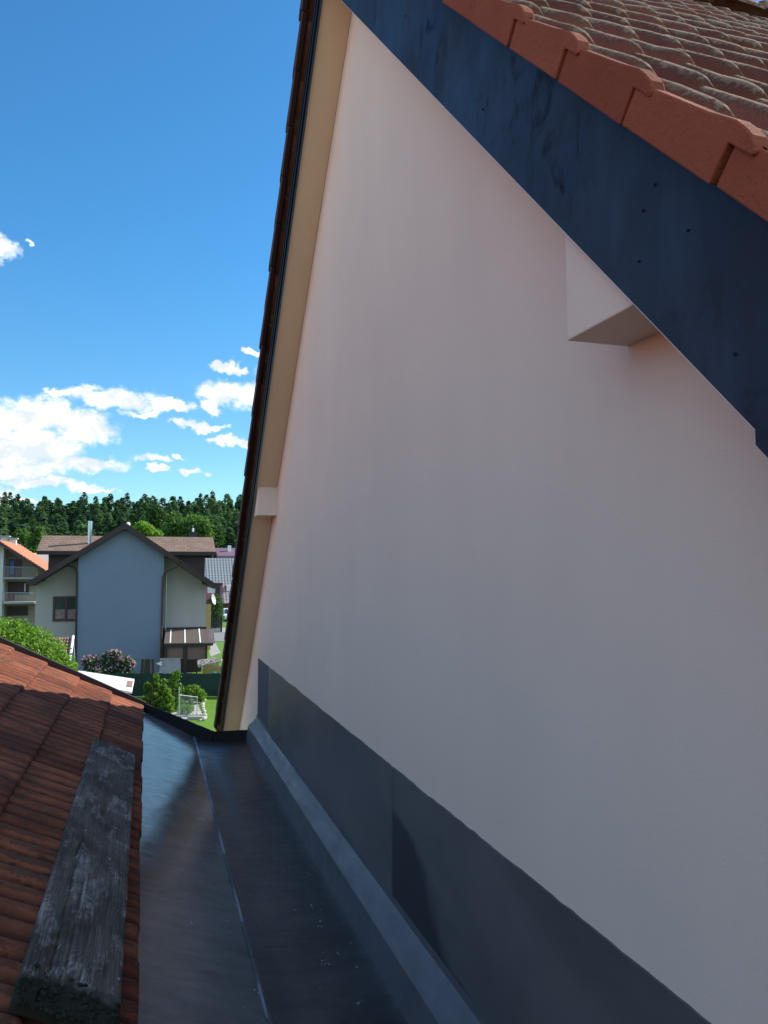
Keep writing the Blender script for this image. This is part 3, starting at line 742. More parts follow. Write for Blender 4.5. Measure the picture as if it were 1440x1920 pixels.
# unseen paving and pale house added left of frame to bounce sun onto gable
mb = MB(); mb.add([(-16, -30, GZ + .02), (1.0, -30, GZ + .02), (1.0, 7, GZ + .02), (-16, 30, GZ + .02)], [(0, 1, 2, 3)]); struct(mb.build('added_bounce_yard', M_paving))
NH = root('added_bounce_house', 'unseen pale rendered house with clay tile roof, added left of the frame to bounce light', 'house', (-20, 6, GZ))
mb = MB(); mb.prism([(4, -22, 0), (4, -22, 6.8), (-1, -22, 10.2), (-6, -22, 6.8), (-6, -22, 0)], (0, 40, 0)); NH_w = mb.build('wall', M_whitewall, NH)
for sg in (-1, 1):
    mb = MB(); mb.prism([(-1, -22.5, 10.4), (-1 + sg * 5.6, -22.5, 6.6), (-1 + sg * 5.6, -22.5, 6.4), (-1, -22.5, 10.2)], (0, 41, 0)); mb.build('roof', M_orange, NH)
for yy in (-18, -12, -6, 0, 6, 12):
    for zz in (1.2, 4.2):
        wq_ = MB().box(4.005, 4.02, yy, yy + 1.3, zz, zz + 1.4).build('window', M_glass, NH); MB().box(4.021, 4.06, yy - .08, yy + 1.38, zz - .1, zz).build('sill', M_white, wq_)
# the wooded hill
hm = MB(); NX, NY = 60, 24
def hz(X, Y): return GZ + max(0, (Y - 150)) * .145 + (3.0 * noise.noise((X * .01, Y * .01, 0)) if Y > 150 else 0) + max(0, X + 55) * .045 * min(1, max(0, (Y - 140) / 60))
for j in range(NY + 1):
    for i in range(NX + 1):
        X = -420 + 900 * i / NX; Y = 140 + 190 * j / NY
        z = hz(X, Y) if j else GZ - .2
        if j == NY: z -= 20
        hm.v.append(w_of(X, Y, z))
for j in range(NY):
    for i in range(NX): a = j * (NX + 1) + i; hm.f.append((a, a + 1, a + NX + 2, a + NX + 1)); hm.m.append(0); hm.tint.append(.5)
struct(hm.build('hill', M_hill))

# ================================================================== TREES
def conifer(m, X, Y, z, h, r, rnd, dense=1.0, kind=0):
    n = int(900 * dense); tt = rnd.random()
    for i in range(n):
        t = 1 - (1 - rnd.random()) ** .55 * 1.0
        t = rnd.random() ** 1.15
        zz = h * (.12 + .88 * t)
        w_ = (1 - t) ** .62 if kind == 0 else math.sqrt(max(0, 1 - t ** 2.2)) * (.75 + .25 * math.sin(t * 11 + tt * 6))
        tier = .78 + .22 * math.sin(t * 40 + tt * 9)
        rr = r * w_ * tier * math.sqrt(rnd.uniform(.35, 1)) + .15
        a = rnd.uniform(0, 2 * math.pi)
        c = Vector((X + math.cos(a) * rr, Y + math.sin(a) * rr, z + zz - (0.12 * rr if kind == 0 else 0)))
        L = 1.1 * (1.1 - .5 * t) * (1 if kind == 0 else 1.1); wd = L * .46
        out = Vector((math.cos(a), math.sin(a), -.35 if kind == 0 else rnd.uniform(-.6, .9))).normalized()
        sd = Vector((-math.sin(a), math.cos(a), rnd.uniform(-.4, .4))).normalized()
        c = Vector(w_of(c.x, c.y, c.z)) if False else c
        m.add([c - out * L * .5, c + sd * wd, c + out * L * .7, c - sd * wd], [(0, 1, 2, 3)], min(1, max(0, .10 + .8 * tt + rnd.uniform(-.2, .2))))
    m.tube([(X, Y, z - .5), (X, Y, z + h * .9)], .22, 5, .04)
fm = MB(); rnd = random.Random(21)
rows = [(158, 2.3, 14.5, 1), (166, 2.4, 15, .9), (176, 2.5, 15.5, .8), (188, 2.6, 16, .8), (202, 2.6, 16.4, .8), (218, 2.5, 16.6, .9), (232, 2.5, 16.8, .9), (246, 2.6, 16.6, .9)]
for (Y, sp, h0, dn) in rows:
    Xa = fx(-150, 1000, Y); Xb = fx(620, 1000, Y); X = Xa
    while X < Xb:
        xx = X + rnd.uniform(-.9, .9); yy = Y + rnd.uniform(-4, 4)
        h = h0 * rnd.uniform(.83, 1.07); kind = 0 if rnd.random() < .35 else 1
        conifer(fm, xx, yy, hz(xx, yy) - .3, h * (1 if kind == 0 else .95), rnd.uniform(2.9, 3.8) * (1 if kind == 0 else .85), rnd, dn, kind)
        X += sp
fo = fm.build('conifer_wood', M_conifer); fo.rotation_euler = (0, 0, -YAW); struct(fo, 'stuff')
fo['label'] = 'dark green conifer wood covering the hill behind the houses'; fo['category'] = 'wood'

def leafy(name, label, px, Y, blobs, nleaf, lsz, m, trunk=(.12, .05), group=None, flowers=None, cat='tree', seed=1, limbs=5):
    """blobs: (px, py, rx_m, rz_m) crown lobes seen from the camera, placed round depth Y"""
    F = Far(name, label, cat, px, Y, group); rnd = random.Random(seed); mb = MB(); vol = sum(b[2] * b[3] for b in blobs)
    cs = []
    for (bx, by, rx, rz) in blobs:
        c = Vector(F.p(bx, by)); c.y += rnd.uniform(-.35, .35) * rx; cs.append((c, rx, rz))
        for i in range(int(nleaf * rx * rz / vol)):
            d = Vector((rnd.gauss(0, 1), rnd.gauss(0, 1), rnd.gauss(0, 1))).normalized()
            k = rnd.uniform(.25, 1) ** .5
            lump = 1 + .28 * noise.noise(d * 2.6 + Vector((bx, by, seed)))
            if rnd.random() < .06: lump *= 1.18
            q = c + Vector((d.x * rx, d.y * rx, d.z * rz)) * k * lump
            if q.z < .1: q.z = rnd.uniform(.1, .5)
            mb.leaf(q, lsz, rnd, .8)
    F.part('crown', m, mb)
    tb = MB(); top = max(c.z for c, _, _ in cs); base = cs[0][0]
    tb.tube([(0, 0, -.1), (base.x * .3, 0, top * .35), (base.x * .6, base.y * .5, top * .75)], trunk[0], 7, trunk[1])
    for i in range(limbs):
        c, rx, rz = cs[i % len(cs)]; e = c + Vector((rnd.uniform(-.5, .5) * rx, rnd.uniform(-.5, .5) * rx, rnd.uniform(-.2, .5) * rz))
        tb.tube([(base.x * .25, 0, top * rnd.uniform(.15, .4)), tuple((Vector((base.x * .3, 0, top * .45)) + e) * .5), e], trunk[1], 5, trunk[1] * .3)
    F.part('trunk', M_bark, tb)
    if flowers:
        fb = MB()
        for i in range(flowers[0]):
            c, rx, rz = rnd.choice(cs); d = Vector((rnd.gauss(0, 1), -abs(rnd.gauss(0, .8)), rnd.gauss(.35, 1))).normalized()
            q = c + Vector((d.x * rx, d.y * rx, d.z * rz)) * rnd.uniform(.85, 1.08)
            for _ in range(5): mb_ = fb.leaf(q + Vector((rnd.gauss(0, 1), rnd.gauss(0, 1), rnd.gauss(0, 1))) * flowers[1] * .45, flowers[1], rnd)
        F.part('flowers', flowers[2], fb)
    return F.r
leafy('garden_tree', 'large bright green leafy tree behind the red ribbed roof at the left edge', 50, 26,
      [(20, 1235, 1.25, 1.1), (75, 1240, 1.05, .85), (-45, 1225, 1.2, 1.2), (20, 1195, .85, .62), (60, 1205, .7, .55), (112, 1250, .5, .5), (-10, 1190, .7, .6), (90, 1222, .5, .4), (128, 1262, .35, .4), (35, 1178, .35, .35)], 15000, .062, M_leaf, (.13, .04), seed=3)
leafy('poplar_tree', 'narrow light green tree rising just right of the orange roof chimneys', 42, 118, [(42, 1010, 1.3, 1.6), (44, 1025, 1.6, 1.9), (46, 1040, 1.4, 1.6), (40, 1018, 1.2, 1.3)], 2600, .30, M_leaf2, (.25, .1), seed=4)
leafy('poplar_tree', 'slanting light green tree beside the left end of the brown shingle roof', 70, 112, [(76, 1001, .7, 1.2), (73, 1012, 1.2, 1.4), (69, 1024, 1.6, 1.6), (65, 1036, 1.7, 1.4)], 2800, .28, M_leaf2, (.25, .1), seed=5)
leafy('wood_edge_tree', 'broad light green tree behind the right half of the brown shingle roof', 366, 140, [(366, 986, 2.8, 2.1), (378, 990, 2.2, 1.8), (356, 992, 2.2, 1.6), (366, 1000, 3, 1.8)], 3600, .34, M_leaf2, (.3, .12), seed=6, group=None)
leafy('wood_edge_tree', 'light green tree left of the roof aerial, above the brown shingle roof', 333, 143, [(328, 980, 1.7, 1.9), (336, 990, 2.5, 2.0), (325, 997, 2.3, 1.7), (345, 999, 2, 1.6)], 3200, .34, M_leaf2, (.3, .12), seed=7)
leafy('wood_edge_tree', 'yellowish low tree peeping over the right slope of the dark brown gable roof', 272, 126, [(268, 992, 1.4, 1.3), (276, 998, 1.6, 1.2), (290, 1003, 1.4, .9)], 2000, .28, M_leaf, (.2, .1), seed=8)
leafy('wood_edge_tree', 'darker green tree at the right end of the brown shingle roof', 398, 150, [(396, 992, 2.2, 2.8), (402, 1004, 2.4, 2.5), (392, 1010, 2.2, 2)], 2600, .34, M_leafdark, (.3, .12), seed=9)
leafy('wood_edge_tree', 'small green tree in front of the wood, near the dark house ridge', 290, 150, [(292, 962, 1.6, 1.6), (292, 975, 2.0, 2.6)], 1800, .32, M_leafdark, (.3, .12), seed=19)

leafy('flowering_shrub', 'pink flowering shrub in front of the blue grey house wall', 200, 41.5,
      [(175, 1245, .55, .45), (205, 1238, .6, .5), (235, 1245, .45, .42), (190, 1262, .8, .5), (225, 1262, .7, .5), (163, 1240, .3, .28), (215, 1228, .35, .3), (246, 1243, .22, .22)],
      6500, .075, M_leafdark, (.06, .02), cat='shrub', flowers=(300, .052, M_pinkfl), seed=10)
leafy('rounded_shrub', 'low rounded green shrub against the green windbreak', 362, 37.6, [(362, 1300, .48, .40), (350, 1304, .35, .32), (373, 1304, .33, .32)], 4200, .06, M_leafveg, (.04, .02), cat='shrub', seed=11)
leafy('dwarf_thuja', 'small cone shaped thuja standing in the white gravel bed', 357, yg(1338), [(357, 1328, .17, .22), (357, 1318, .12, .24), (357, 1311, .06, .18)], 2200, .035, M_leafveg, (.03, .01), cat='shrub', seed=12)
leafy('ground_cover_plant', 'low yellow green plant at the front of the gravel bed', 346, yg(1343), [(338, 1342, .16, .05), (347, 1341, .2, .06), (355, 1341, .14, .05)], 900, .04, M_leaf, (.01, .005), cat='plant', seed=13, limbs=2)
leafy('ball_thuja', 'rounded dark green thuja beyond the satellite dish', 404, 84, [(404, 1142, .95, 1.3), (404, 1128, .75, .9), (404, 1158, .9, 1.1), (404, 1170, .7, .8)], 4200, .11, M_leafdark, (.08, .04), cat='shrub', seed=14)

# bean plants on stakes: each stake with its vine
for i, (px, top, py, lab) in enumerate([(278, 1282, 1322, 'bushy bean plant at the left edge of the vegetable patch'), (297, 1262, 1326, 'tallest bean plant, yellow green top, in the middle of the patch'),
                                        (313, 1270, 1330, 'bean plant right of the tallest one'), (328, 1258, 1334, 'thin bean plant with loose shoots beside the wire fence'), (288, 1300, 1332, 'low leafy plant at the front left of the patch'), (315, 1308, 1338, 'low leafy plant at the front right of the patch')]):
    Y = min(yg(py), 36.5); hh = fz(top, Y) - GZ
    F_ = leafy('bean_plant', lab, px, Y, [(px + random.uniform(-7, 7), top + (1345 - top) * (.10 + .85 * k / 6), random.uniform(.10, .26) + .10 * k / 6, random.uniform(.12, .26)) for k in range(7)], 1500, .075, M_leafveg, (.02, .008), cat='plant', group='bean plants in the vegetable patch', seed=30 + i, limbs=4)
for i, (px, top, lab) in enumerate([(286, 1284, 'left rusty stake among the bean plants'), (326, 1290, 'right rusty stake among the bean plants')]):
    F = Far('garden_stake', lab, 'stake', px, 35.2, 'rusty stakes in the vegetable patch'); z = F.p(px, top)[2]
    F.part('pole', M_brownrust, MB().tube([(0, 0, 0), (.02, 0, z)], .03, 6))

# ================================================================== GARDEN
F = Far('windbreak_fence', 'dark green windbreak netting fence across the garden', 'fence', 300, 39.5); mb = MB(); n = 90; zt = F.p(300, 1262)[2]
Xs = [F.p(120, 1262)[0] + (F.p(470, 1262)[0] - F.p(120, 1262)[0]) * i / n for i in range(n + 1)]
for i, x in enumerate(Xs):
    w_ = .05 * math.sin(i * .9) + .03 * noise.noise((i * .5, 0, 0)); t_ = zt - .035 * abs(math.sin(i * math.pi / 15))
    mb.v += [(x, w_, .02), (x, w_ * .4, zt * .5), (x, 0, t_)]
for i in range(n):
    for j in range(2): a = i * 3 + j; mb.f.append((a, a + 3, a + 4, a + 1)); mb.m.append(0); mb.tint.append(.5)
F.part('netting', M_netting, mb)
for i in range(7):
    x = Xs[i * 15]; F.part('post', M_galv, MB().tube([(x, .09, 0), (x, .09, zt + .03)], .025, 6))
F.part('rail', M_blackmetal, MB().tube([(Xs[0], .03, zt * .48), (Xs[-1], .03, zt * .48)], .012, 5))

F = Far('wire_fence', 'short galvanised wire mesh fence beside the gravel bed', 'fence', 336, 32.6)
a = F.p(336, 1352); b = F.p(370, 1346, 34.0)
for (px, tp, Y) in [(336, 1288, 32.6), (370, 1305, 34.0)]:
    q = F.p(px, 1300, Y); t_ = F.p(px, tp, Y)[2]; F.part('post', M_galv, MB().tube([(q[0], q[1], -.1), (q[0], q[1], t_)], .03 if px == 336 else .018, 7))
q0 = Vector(F.p(336, 1303, 32.6)); q1 = Vector(F.p(370, 1307, 34.0)); F.part('top_rail', M_galv, MB().tube([q0, q1], .014, 6))
mb = MB(); base0 = Vector((q0.x, q0.y, .05)); base1 = Vector((q1.x, q1.y, .05))
for k in range(-9, 20):
    for sgn in (0, 1):
        t0, t1 = k / 12, (k + 8) / 12
        if sgn: t0, t1 = t1, t0
        pa = (t0, 0.); pb = (t1, 1.)
        dt = pb[0] - pa[0]
        lo, hi = 0., 1.
        for bound in (0., 1.):
            s_ = (bound - pa[0]) / dt
            if (dt > 0) == (bound == 0.): lo = max(lo, s_)
            else: hi = min(hi, s_)
        if hi <= lo: continue
        def PT(s_):
            t = pa[0] + dt * s_; return (base0.lerp(base1, t)) * (1 - s_) + (q0.lerp(q1, t)) * s_
        mb.tube([PT(lo), PT(hi)], .0022, 3)
F.part('wire_mesh', M_galv, mb)
# edging stones
stones = [(352 + 3.2 * i, 1313.5 + .6 * math.sin(i * 1.7)) for i in range(10)] + [(383, 1316), (381, 1320), (379.5, 1324), (380, 1328), (381, 1332), (382.5, 1336), (383.5, 1340), (384, 1344), (384.5, 1348), (382, 1351), (376, 1352), (341, 1345), (346, 1344), (352, 1343.5), (358, 1343), (364, 1342.5), (370, 1342), (375, 1341)]
sm = None; rnd = random.Random(9)
for i, (px, py) in enumerate(stones):
    Y = yg(py)
    if sm is None:
        m = MB(); m.blob((0, 0, .06), .10, 8, 5, (1.1, .9, .75), .12, rnd); o = m.build('edging_stone', M_stone); sm = o
    else: o = sm.copy(); COL.objects.link(o)
    o.location = w_of(fx(px, py, Y), Y, GZ); o.rotation_euler = (0, 0, rnd.uniform(0, 6)); s_ = rnd.uniform(.7, 1.2); o.scale = (s_, s_, s_)
    lab = ('pale rough stone in the row along the foot of the windbreak fence', 'stones along the windbreak') if i < 10 else (('pale rough stone in the edging between gravel bed and lawn', 'stones between gravel and lawn') if i < 21 else ('pale rough stone in the front edging of the gravel bed by the timber kerb', 'stones at the front of the gravel bed'))
    tag(o, lab[0], 'stone', lab[1])
F = Far('timber_kerb', 'grey timber kerb along the front of the gravel bed', 'kerb', 368, yg(1349)); a = F.p(352, 1350); b = F.p(384, 1346)
F.part('beam', M_concrete, MB().box(a[0], b[0], -.1, .1, 0, .14), bevel=.01)

# washing line with a towel and a sheet
F = Far('washing_line', 'washing line on two dark poles above the windbreak', 'washing line', 305, 42.5); za = F.p(300, 1236)[2]
xa, xb = F.p(225, 1236)[0], F.p(369, 1236)[0]
F.part('cord', M_blackmetal, MB().tube([(xa + (xb - xa) * i / 10, 0, za - .06 * math.sin(math.pi * i / 10)) for i in range(11)], .008, 5))
for x in (xa, xb): F.part('pole', M_blackmetal, MB().tube([(x, 0, 0), (x, 0, za + .05)], .035, 7))
def cloth(name, label, cat, x0, x1, y0, y1, m, wav, taper=0, notch=False, strips=False):
    F = Far(name, label, cat, (x0 + x1) / 2, 42.45); a = F.p(x0, y1); b = F.p(x1, y0); n = 26; k = 12; mb = MB()
    for j in range(k + 1):
        for i in range(n + 1):
            u = i / n; v = j / k; x = a[0] + (b[0] - a[0]) * u; z = b[2] + (a[2] - b[2]) * v
            x += (u - .5) * taper * v
            mb.v.append((x, .03 + wav * math.sin(u * 14) * (v * .8 + .2) + wav * math.sin(v * 4), z + .015 * math.sin(u * 20) * v))
    for j in range(k):
        for i in range(n):
            a_ = j * (n + 1) + i; mb.f.append((a_, a_ + n + 1, a_ + n + 2, a_ + 1)); mb.tint.append(.5)
            mb.m.append(1 if strips and (5 <= i <= 6 or 18 <= i <= 20) else 0)
    mb.mi = 0
    return F, F.part('cloth', m, mb)
cloth('towel', 'dark towel with pale stripes hanging on the washing line by the flowering shrub', 'towel', 264, 288, 1236, 1265, [M_towel, M_towel2], .03, .1, strips=True)
F, _ = cloth('bed_sheet', 'plain grey sheet hanging on the washing line beside the drainpipe', 'sheet', 299, 338, 1234, 1263, M_sheetcloth, .025, .05)
a = F.p(293, 1244); b = F.p(303.5, 1239.5); c = F.p(303.5, 1248.5)
F.part('folded_corner', M_white, MB().prism([(a[0], -.06, a[2]), (c[0], -.05, c[2]), (b[0], -.05, b[2])], (0, .02, 0)))

# mossy roofed bin store
F = Far('bin_store', 'small slatted bin store with a mossy white lid', 'shed', 392, 42.2); mb = MB()
p0, p1, p2, p3 = F.p(372, 1248), F.p(413, 1240), F.p(407, 1232, 42.9), F.p(368, 1238, 42.9)
mb.hexa([(p0[0], p0[1], p0[2] - .10), (p1[0], p1[1], p1[2] - .10), (p2[0], p2[1], p2[2] - .10), (p3[0], p3[1], p3[2] - .10), p0, p1, p2, p3]); F.part('lid', M_mossroof, mb)
mb = MB(); x0_, x1_ = F.p(379, 1250)[0], F.p(411, 1250)[0]
for i in range(15):
    x = x0_ + (x1_ - x0_) * i / 15; mb.box(x, x + .05, .05, .08, 0, F.p(372, 1250)[2] + .02 * i / 2)
F.part('slats', M_yellowwood, mb)
F.part('box', M_blackmetal, MB().box(x0_, x1_, .09, .7, 0, F.p(372, 1252)[2]))
F = Far('watering_can', 'teal plastic watering can on the bin store side of the fence', 'watering can', 402, 40.6)
q = F.p(402, 1262); mb = MB(); mb.tube([(0, 0, q[2] - .3), (0, 0, q[2] + .05)], .14, 10, .12); F.part('body', M_teal, mb); F.part('spout', M_teal, MB().tube([(.1, 0, q[2] - .2), (.32, 0, q[2] + .04)], .025, 6, .02))
F.part('handle', M_teal, MB().tube([(-.1, 0, q[2] + .03), (-.05, 0, q[2] + .14), (.05, 0, q[2] + .14), (.1, 0, q[2] + .03)], .015, 6)); F.part('stand', M_darkbrown, MB().box(-.2, .2, -.2, .2, 0, q[2] - .3))

# white roofed shed behind the ribbed roof
F = Far('garden_shed', 'small shed with a bright white sheet roof behind the red ribbed roof', 'shed', 180, 29)
FR, RR, RL, FL = F.p(247, 1297, 27.8), F.p(252, 1273, 30.8), F.p(132, 1255, 31.2), F.p(95, 1272, 28.2)
def low_(p, d): return (p[0], p[1], p[2] - d)
mb = MB(); mb.hexa([low_(FL, .07), low_(FR, .07), low_(RR, .07), low_(RL, .07), FL, FR, RR, RL]); F.part('roof', M_whitedirty, mb)
mb = MB(); q = [(FL[0] + .2, FL[1] + .15), (FR[0] - .15, FR[1] + .15), (RR[0] - .15, RR[1] - .15), (RL[0] + .2, RL[1] - .15)]; zz = min(FR[2], RR[2]) - .075
mb.hexa([(x, y, 0) for x, y in q] + [(q[0][0], q[0][1], FL[2] - .1), (q[1][0], q[1][1], FR[2] - .1), (q[2][0], q[2][1], RR[2] - .1), (q[3][0], q[3][1], RL[2] - .1)]); F.part('wall', M_panel, mb)
a = F.p(243, 1290, 28.3); mb = MB(); s0 = Vector(FR).lerp(Vector(RR), .3); s1 = Vector(FR).lerp(Vector(RR), .75); dx = Vector((-.22, 0, .03))
mb.hexa([s0 + dx + Vector((0, 0, .002)), s0 + Vector((-.03, 0, .006)), s1 + Vector((-.03, 0, .006)), s1 + dx + Vector((0, 0, .002)), s0 + dx + Vector((0, 0, .025)), s0 + Vector((-.03, 0, .03)), s1 + Vector((-.03, 0, .03)), s1 + dx + Vector((0, 0, .025))]); F.part('repair_patch', M_tilebrown, mb)

# outbuilding with old tiles behind the leafy tree
F = Far('tiled_outbuilding', 'small outbuilding with old brown roof tiles and a pale verge strip behind the garden tree', 'outbuilding', 112, 33.5)
R0, R1 = Vector(F.p(60, 1196, 36)), Vector(F.p(135, 1196, 36)); E0, E1 = Vector(F.p(56, 1252, 33)), Vector(F.p(127, 1250, 33))
mb = MB(); NC, NR = 84, 9; rnd = random.Random(2)
for r in range(NR):
    for e in (0, 1):
        for i in range(NC + 1):
            t = (r + e) / NR; q = E0.lerp(E1, i / NC).lerp(R0.lerp(R1, i / NC), t)
            mb.v.append((q.x, q.y, q.z + .035 * abs(math.sin(i * math.pi / 6)) + (.045 if e == 0 else 0)))
    for i in range(NC): a = r * 2 * (NC + 1) + i; mb.f.append((a, a + 1, a + NC + 2, a + NC + 1)); mb.m.append(0); mb.tint.append(rnd.random())
F.part('roof', M_tilebrown, mb)
F.part('verge_strip', M_white, MB().tube([E1 + Vector((.05, 0, .05)), R1 + Vector((.05, 0, .08))], .06, 7))
mb = MB(); mb.prism([(E1.x - .02, E1.y, 0), (R1.x - .02, R1.y, 0), (R1.x - .02, R1.y, R1.z - .05), (E1.x - .02, E1.y, E1.z - .05)], (-(E1.x - E0.x), 0, 0)); F.part('wall', M_darkbrown, mb)
F.part('stay_wire', M_galv, MB().tube([R1 + Vector((.05, 0, .08)), Vector(F.p(142, 1258, 35))], .008, 4))

# ================================================================== NEIGHBOURING HOUSES (square to the gable house)
class Fw(Far):
    def __init__(s, name, label, cat, px, y, group=None):
        r = ray(px, 1200); s.y = y; s.x0 = r.x * y / r.y
        s.r = root(name, label, cat, (s.x0, y, GZ), 0, group)
    def p(s, px, py, Y=None):
        Y = s.y if Y is None else Y; r = ray(px, py); k = Y / r.y
        return (r.x * k - s.x0, Y - s.y, r.z * k - GZ)
    def face(s, mb, pts, Y, d):                       # polygon given in pixels on plane y=Y, thickness d behind
        return mb.prism([s.p(px, py, Y) for px, py in pts], (0, d, 0))

B = Fw('blue_grey_house', 'house with a large blue grey gable wall and dark brown roof in the middle distance', 'house', 235, 47.5)
Y0 = 47.5
ap = Vector(B.p(235, 980, Y0 - .5)); le = Vector(B.p(48, 1093, Y0 - .5)); re_ = Vector(B.p(410, 1098, Y0 - .5))
sl_l = (ap.z - le.z) / (ap.x - le.x); sl_r = (ap.z - re_.z) / (re_.x - ap.x)
def rz_(x, off=0): return (ap.z - (ap.x - x) * sl_l if x < ap.x else ap.z - (x - ap.x) * sl_r) - off
TH = .36
mb = MB(); mb.prism([(le.x, -.5, le.z), (ap.x, -.5, ap.z), (re_.x, -.5, re_.z), (re_.x - .25, -.5, re_.z - TH * .55), (ap.x, -.5, ap.z - TH), (le.x + .25, -.5, le.z - TH * .55)], (0, 12.5, 0)); B.part('roof', M_darkbrown, mb)
def wallpoly(m, xa, xb, y, d, z0=0):
    pts = [(xa, y, z0), (xb, y, z0), (xb, y, rz_(xb, TH + .004))]
    if xa < ap.x < xb: pts.append((ap.x, y, ap.z - TH - .004))
    pts.append((xa, y, rz_(xa, TH + .004))); return m.prism(pts, (0, d, 0))
bx0, bx1 = B.p(144.5, 1140, Y0)[0], B.p(306, 1140, Y0)[0]
B.part('bay_wall', M_bluewall, wallpoly(MB(), bx0, bx1, 0, 1.2))
wx0, wx1 = B.p(66, 1140, Y0 + 1.2)[0], B.p(386, 1140, Y0 + 1.2)[0]
B.part('wall', M_greywall, wallpoly(MB(), wx0, bx1 - .02, 1.203, 9.5))
zl = B.p(350, 1176, Y0 + 1.2)[2]
B.part('wall', M_greywall, wallpoly(MB(), bx1 - .018, wx1, 1.203, 9.5, zl))
B.part('porch_wall', M_darkbrown, MB().box(bx1 - .015, wx1 - .1, 2.6, 9.5, 0, zl - .003))
B.part('lintel', M_blackmetal, MB().box(bx1, wx1 + .05, 1.12, 1.5, zl - .18, zl - .004))
# cross roofs of brown shingle over dark dormers
e0, e1, r0_, r1_ = B.p(72, 1033, 51.2), B.p(403, 1034, 51.2), B.p(77, 1005, 53.8), B.p(401, 1006, 53.8)
b0, b1 = (e0[0], e0[1] + 5.2, e0[2]), (e1[0], e1[1] + 5.2, e1[2]); T = .12
def dz_(p, d): return (p[0], p[1], p[2] - d)
x0_, x1_ = (e0[0] + r0_[0]) / 2, (e1[0] + r1_[0]) / 2
yr, ye, yb = r0_[1], e0[1], e0[1] + 5.2; zr_, ze_ = (r0_[2] + r1_[2]) / 2, (e0[2] + e1[2]) / 2
mb = MB(); mb.prism([(x0_, ye, ze_), (x0_, yr, zr_), (x0_, yb, ze_), (x0_, yb, ze_ - T), (x0_, yr, zr_ - T), (x0_, ye, ze_ - T)], (x1_ - x0_, 0, 0)); B.part('cross_roof', M_shingle, mb)
B.part('eave_board', M_darkbrown, MB().box(x0_, x1_, ye - .03, ye - .003, ze_ - .24, ze_ - .01))
dx0, dx1 = B.p(91, 1050, 51.8)[0], B.p(384, 1050, 51.8)[0]
for (xa, xb) in ((dx0, B.p(200, 1050, 51.8)[0]), (B.p(280, 1050, 51.8)[0], dx1)):
    mb = MB(); mb.prism([(xa, yr - 2.1, ze_ - 3.2), (xa, yr - 2.1, ze_ - .05), (xa, yr, zr_ - .3), (xa, yr + 2.1, ze_ - .05), (xa, yr + 2.1, ze_ - 3.2)], (xb - xa, 0, 0)); B.part('dormer', M_darkbrown, mb)
q = B.p(168, 1025, 52.5); B.part('flue', M_steel, MB().tube([(q[0], q[1], q[2] - .6), (q[0], q[1], B.p(168, 977, 52.5)[2])], .13, 12))
q = B.p(240, 984, 50); m = MB(); m.blob((q[0], q[1], q[2] + .03), .14, 10, 6); B.part('vent_cap', M_white, m, smooth=True)
q = B.p(363, 1000, 55); t_ = B.p(363, 984, 55)[2]
c_ = B.part('chimney', M_blackmetal, MB().box(q[0] - .28, q[0] + .28, q[1] - .2, q[1] + .2, q[2] - 1.0, q[2] + .1))
B.part('chimney_pot', M_white, MB().tube([(q[0] - .05, q[1], q[2] + .1), (q[0] - .05, q[1], q[2] + .36)], .07, 8), parent=c_)
B.part('aerial', M_galv, MB().tube([(q[0] - .05, q[1], q[2] + .1), (q[0] - .05, q[1], t_)], .015, 5), parent=c_)
# window left of the bay
fy = 1.203
a, b = B.p(101, 1163, Y0 + 1.2), B.p(145.5, 1119, Y0 + 1.2)
wn = B.part('window', M_glass, MB().box(a[0], b[0], fy - .012, fy - .002, a[2], b[2]))
fr = MB(); w_ = .09; xm = (a[0] + b[0]) / 2 + .02
for (xa, xb, za, zb) in ((a[0] - .07, a[0] + .04, a[2] - .06, b[2] + .04), (b[0] - .04, b[0] + .02, a[2] - .06, b[2] + .04), (xm - .05, xm + .05, a[2], b[2])): fr.box(xa, xb, fy - .08, fy - .014, za, zb)
fr.box(a[0] + .04, b[0] - .04, fy - .078, fy - .016, a[2] - .06, a[2] + .07); fr.box(a[0] + .04, b[0] - .04, fy - .078, fy - .016, b[2] - .06, b[2] + .04)
B.part('frame', M_brownframe, fr, parent=wn)
for (xa, xb) in ((a[0] + .06, xm - .06), (xm + .06, b[0] - .05)): B.part('lace_curtain', M_curtain, MB().box(xa, xb, fy - .018, fy - .013, a[2] + .08, a[2] + .62), parent=wn)
# rainwater pipes
yp = -.12
B.part('drainpipe', M_brownframe, MB().tube([B.p(339, 1052, Y0 - .55), B.p(337, 1060, Y0 - .5), B.p(322, 1067, Y0 - .3), B.p(309, 1073, Y0 - .15), B.p(305.5, 1082, Y0 - .1), B.p(300.5, 1285, Y0 - .1)], .055, 8))
B.part('drainpipe', M_blackmetal, MB().tube([B.p(126, 1060, Y0 - .3), B.p(140, 1064, Y0 - .1), B.p(144.5, 1072, Y0 - .06), B.p(141, 1270, Y0 - .06)], .055, 8))
B.part('service_pipe', M_steel, MB().tube([B.p(312, 1075, Y0 + 1.05), B.p(309, 1240, Y0 + 1.05)], .035, 8))
# brackets under the eaves ends
for (px, py) in ((76, 1082), (385, 1088)): q = B.p(px, py, Y0 - .1); B.part('eave_bracket', M_darkbrown, MB().box(q[0] - .12, q[0] + .12, q[1], q[1] + 1.2, q[2] - .25, rz_(q[0], TH * .8)))

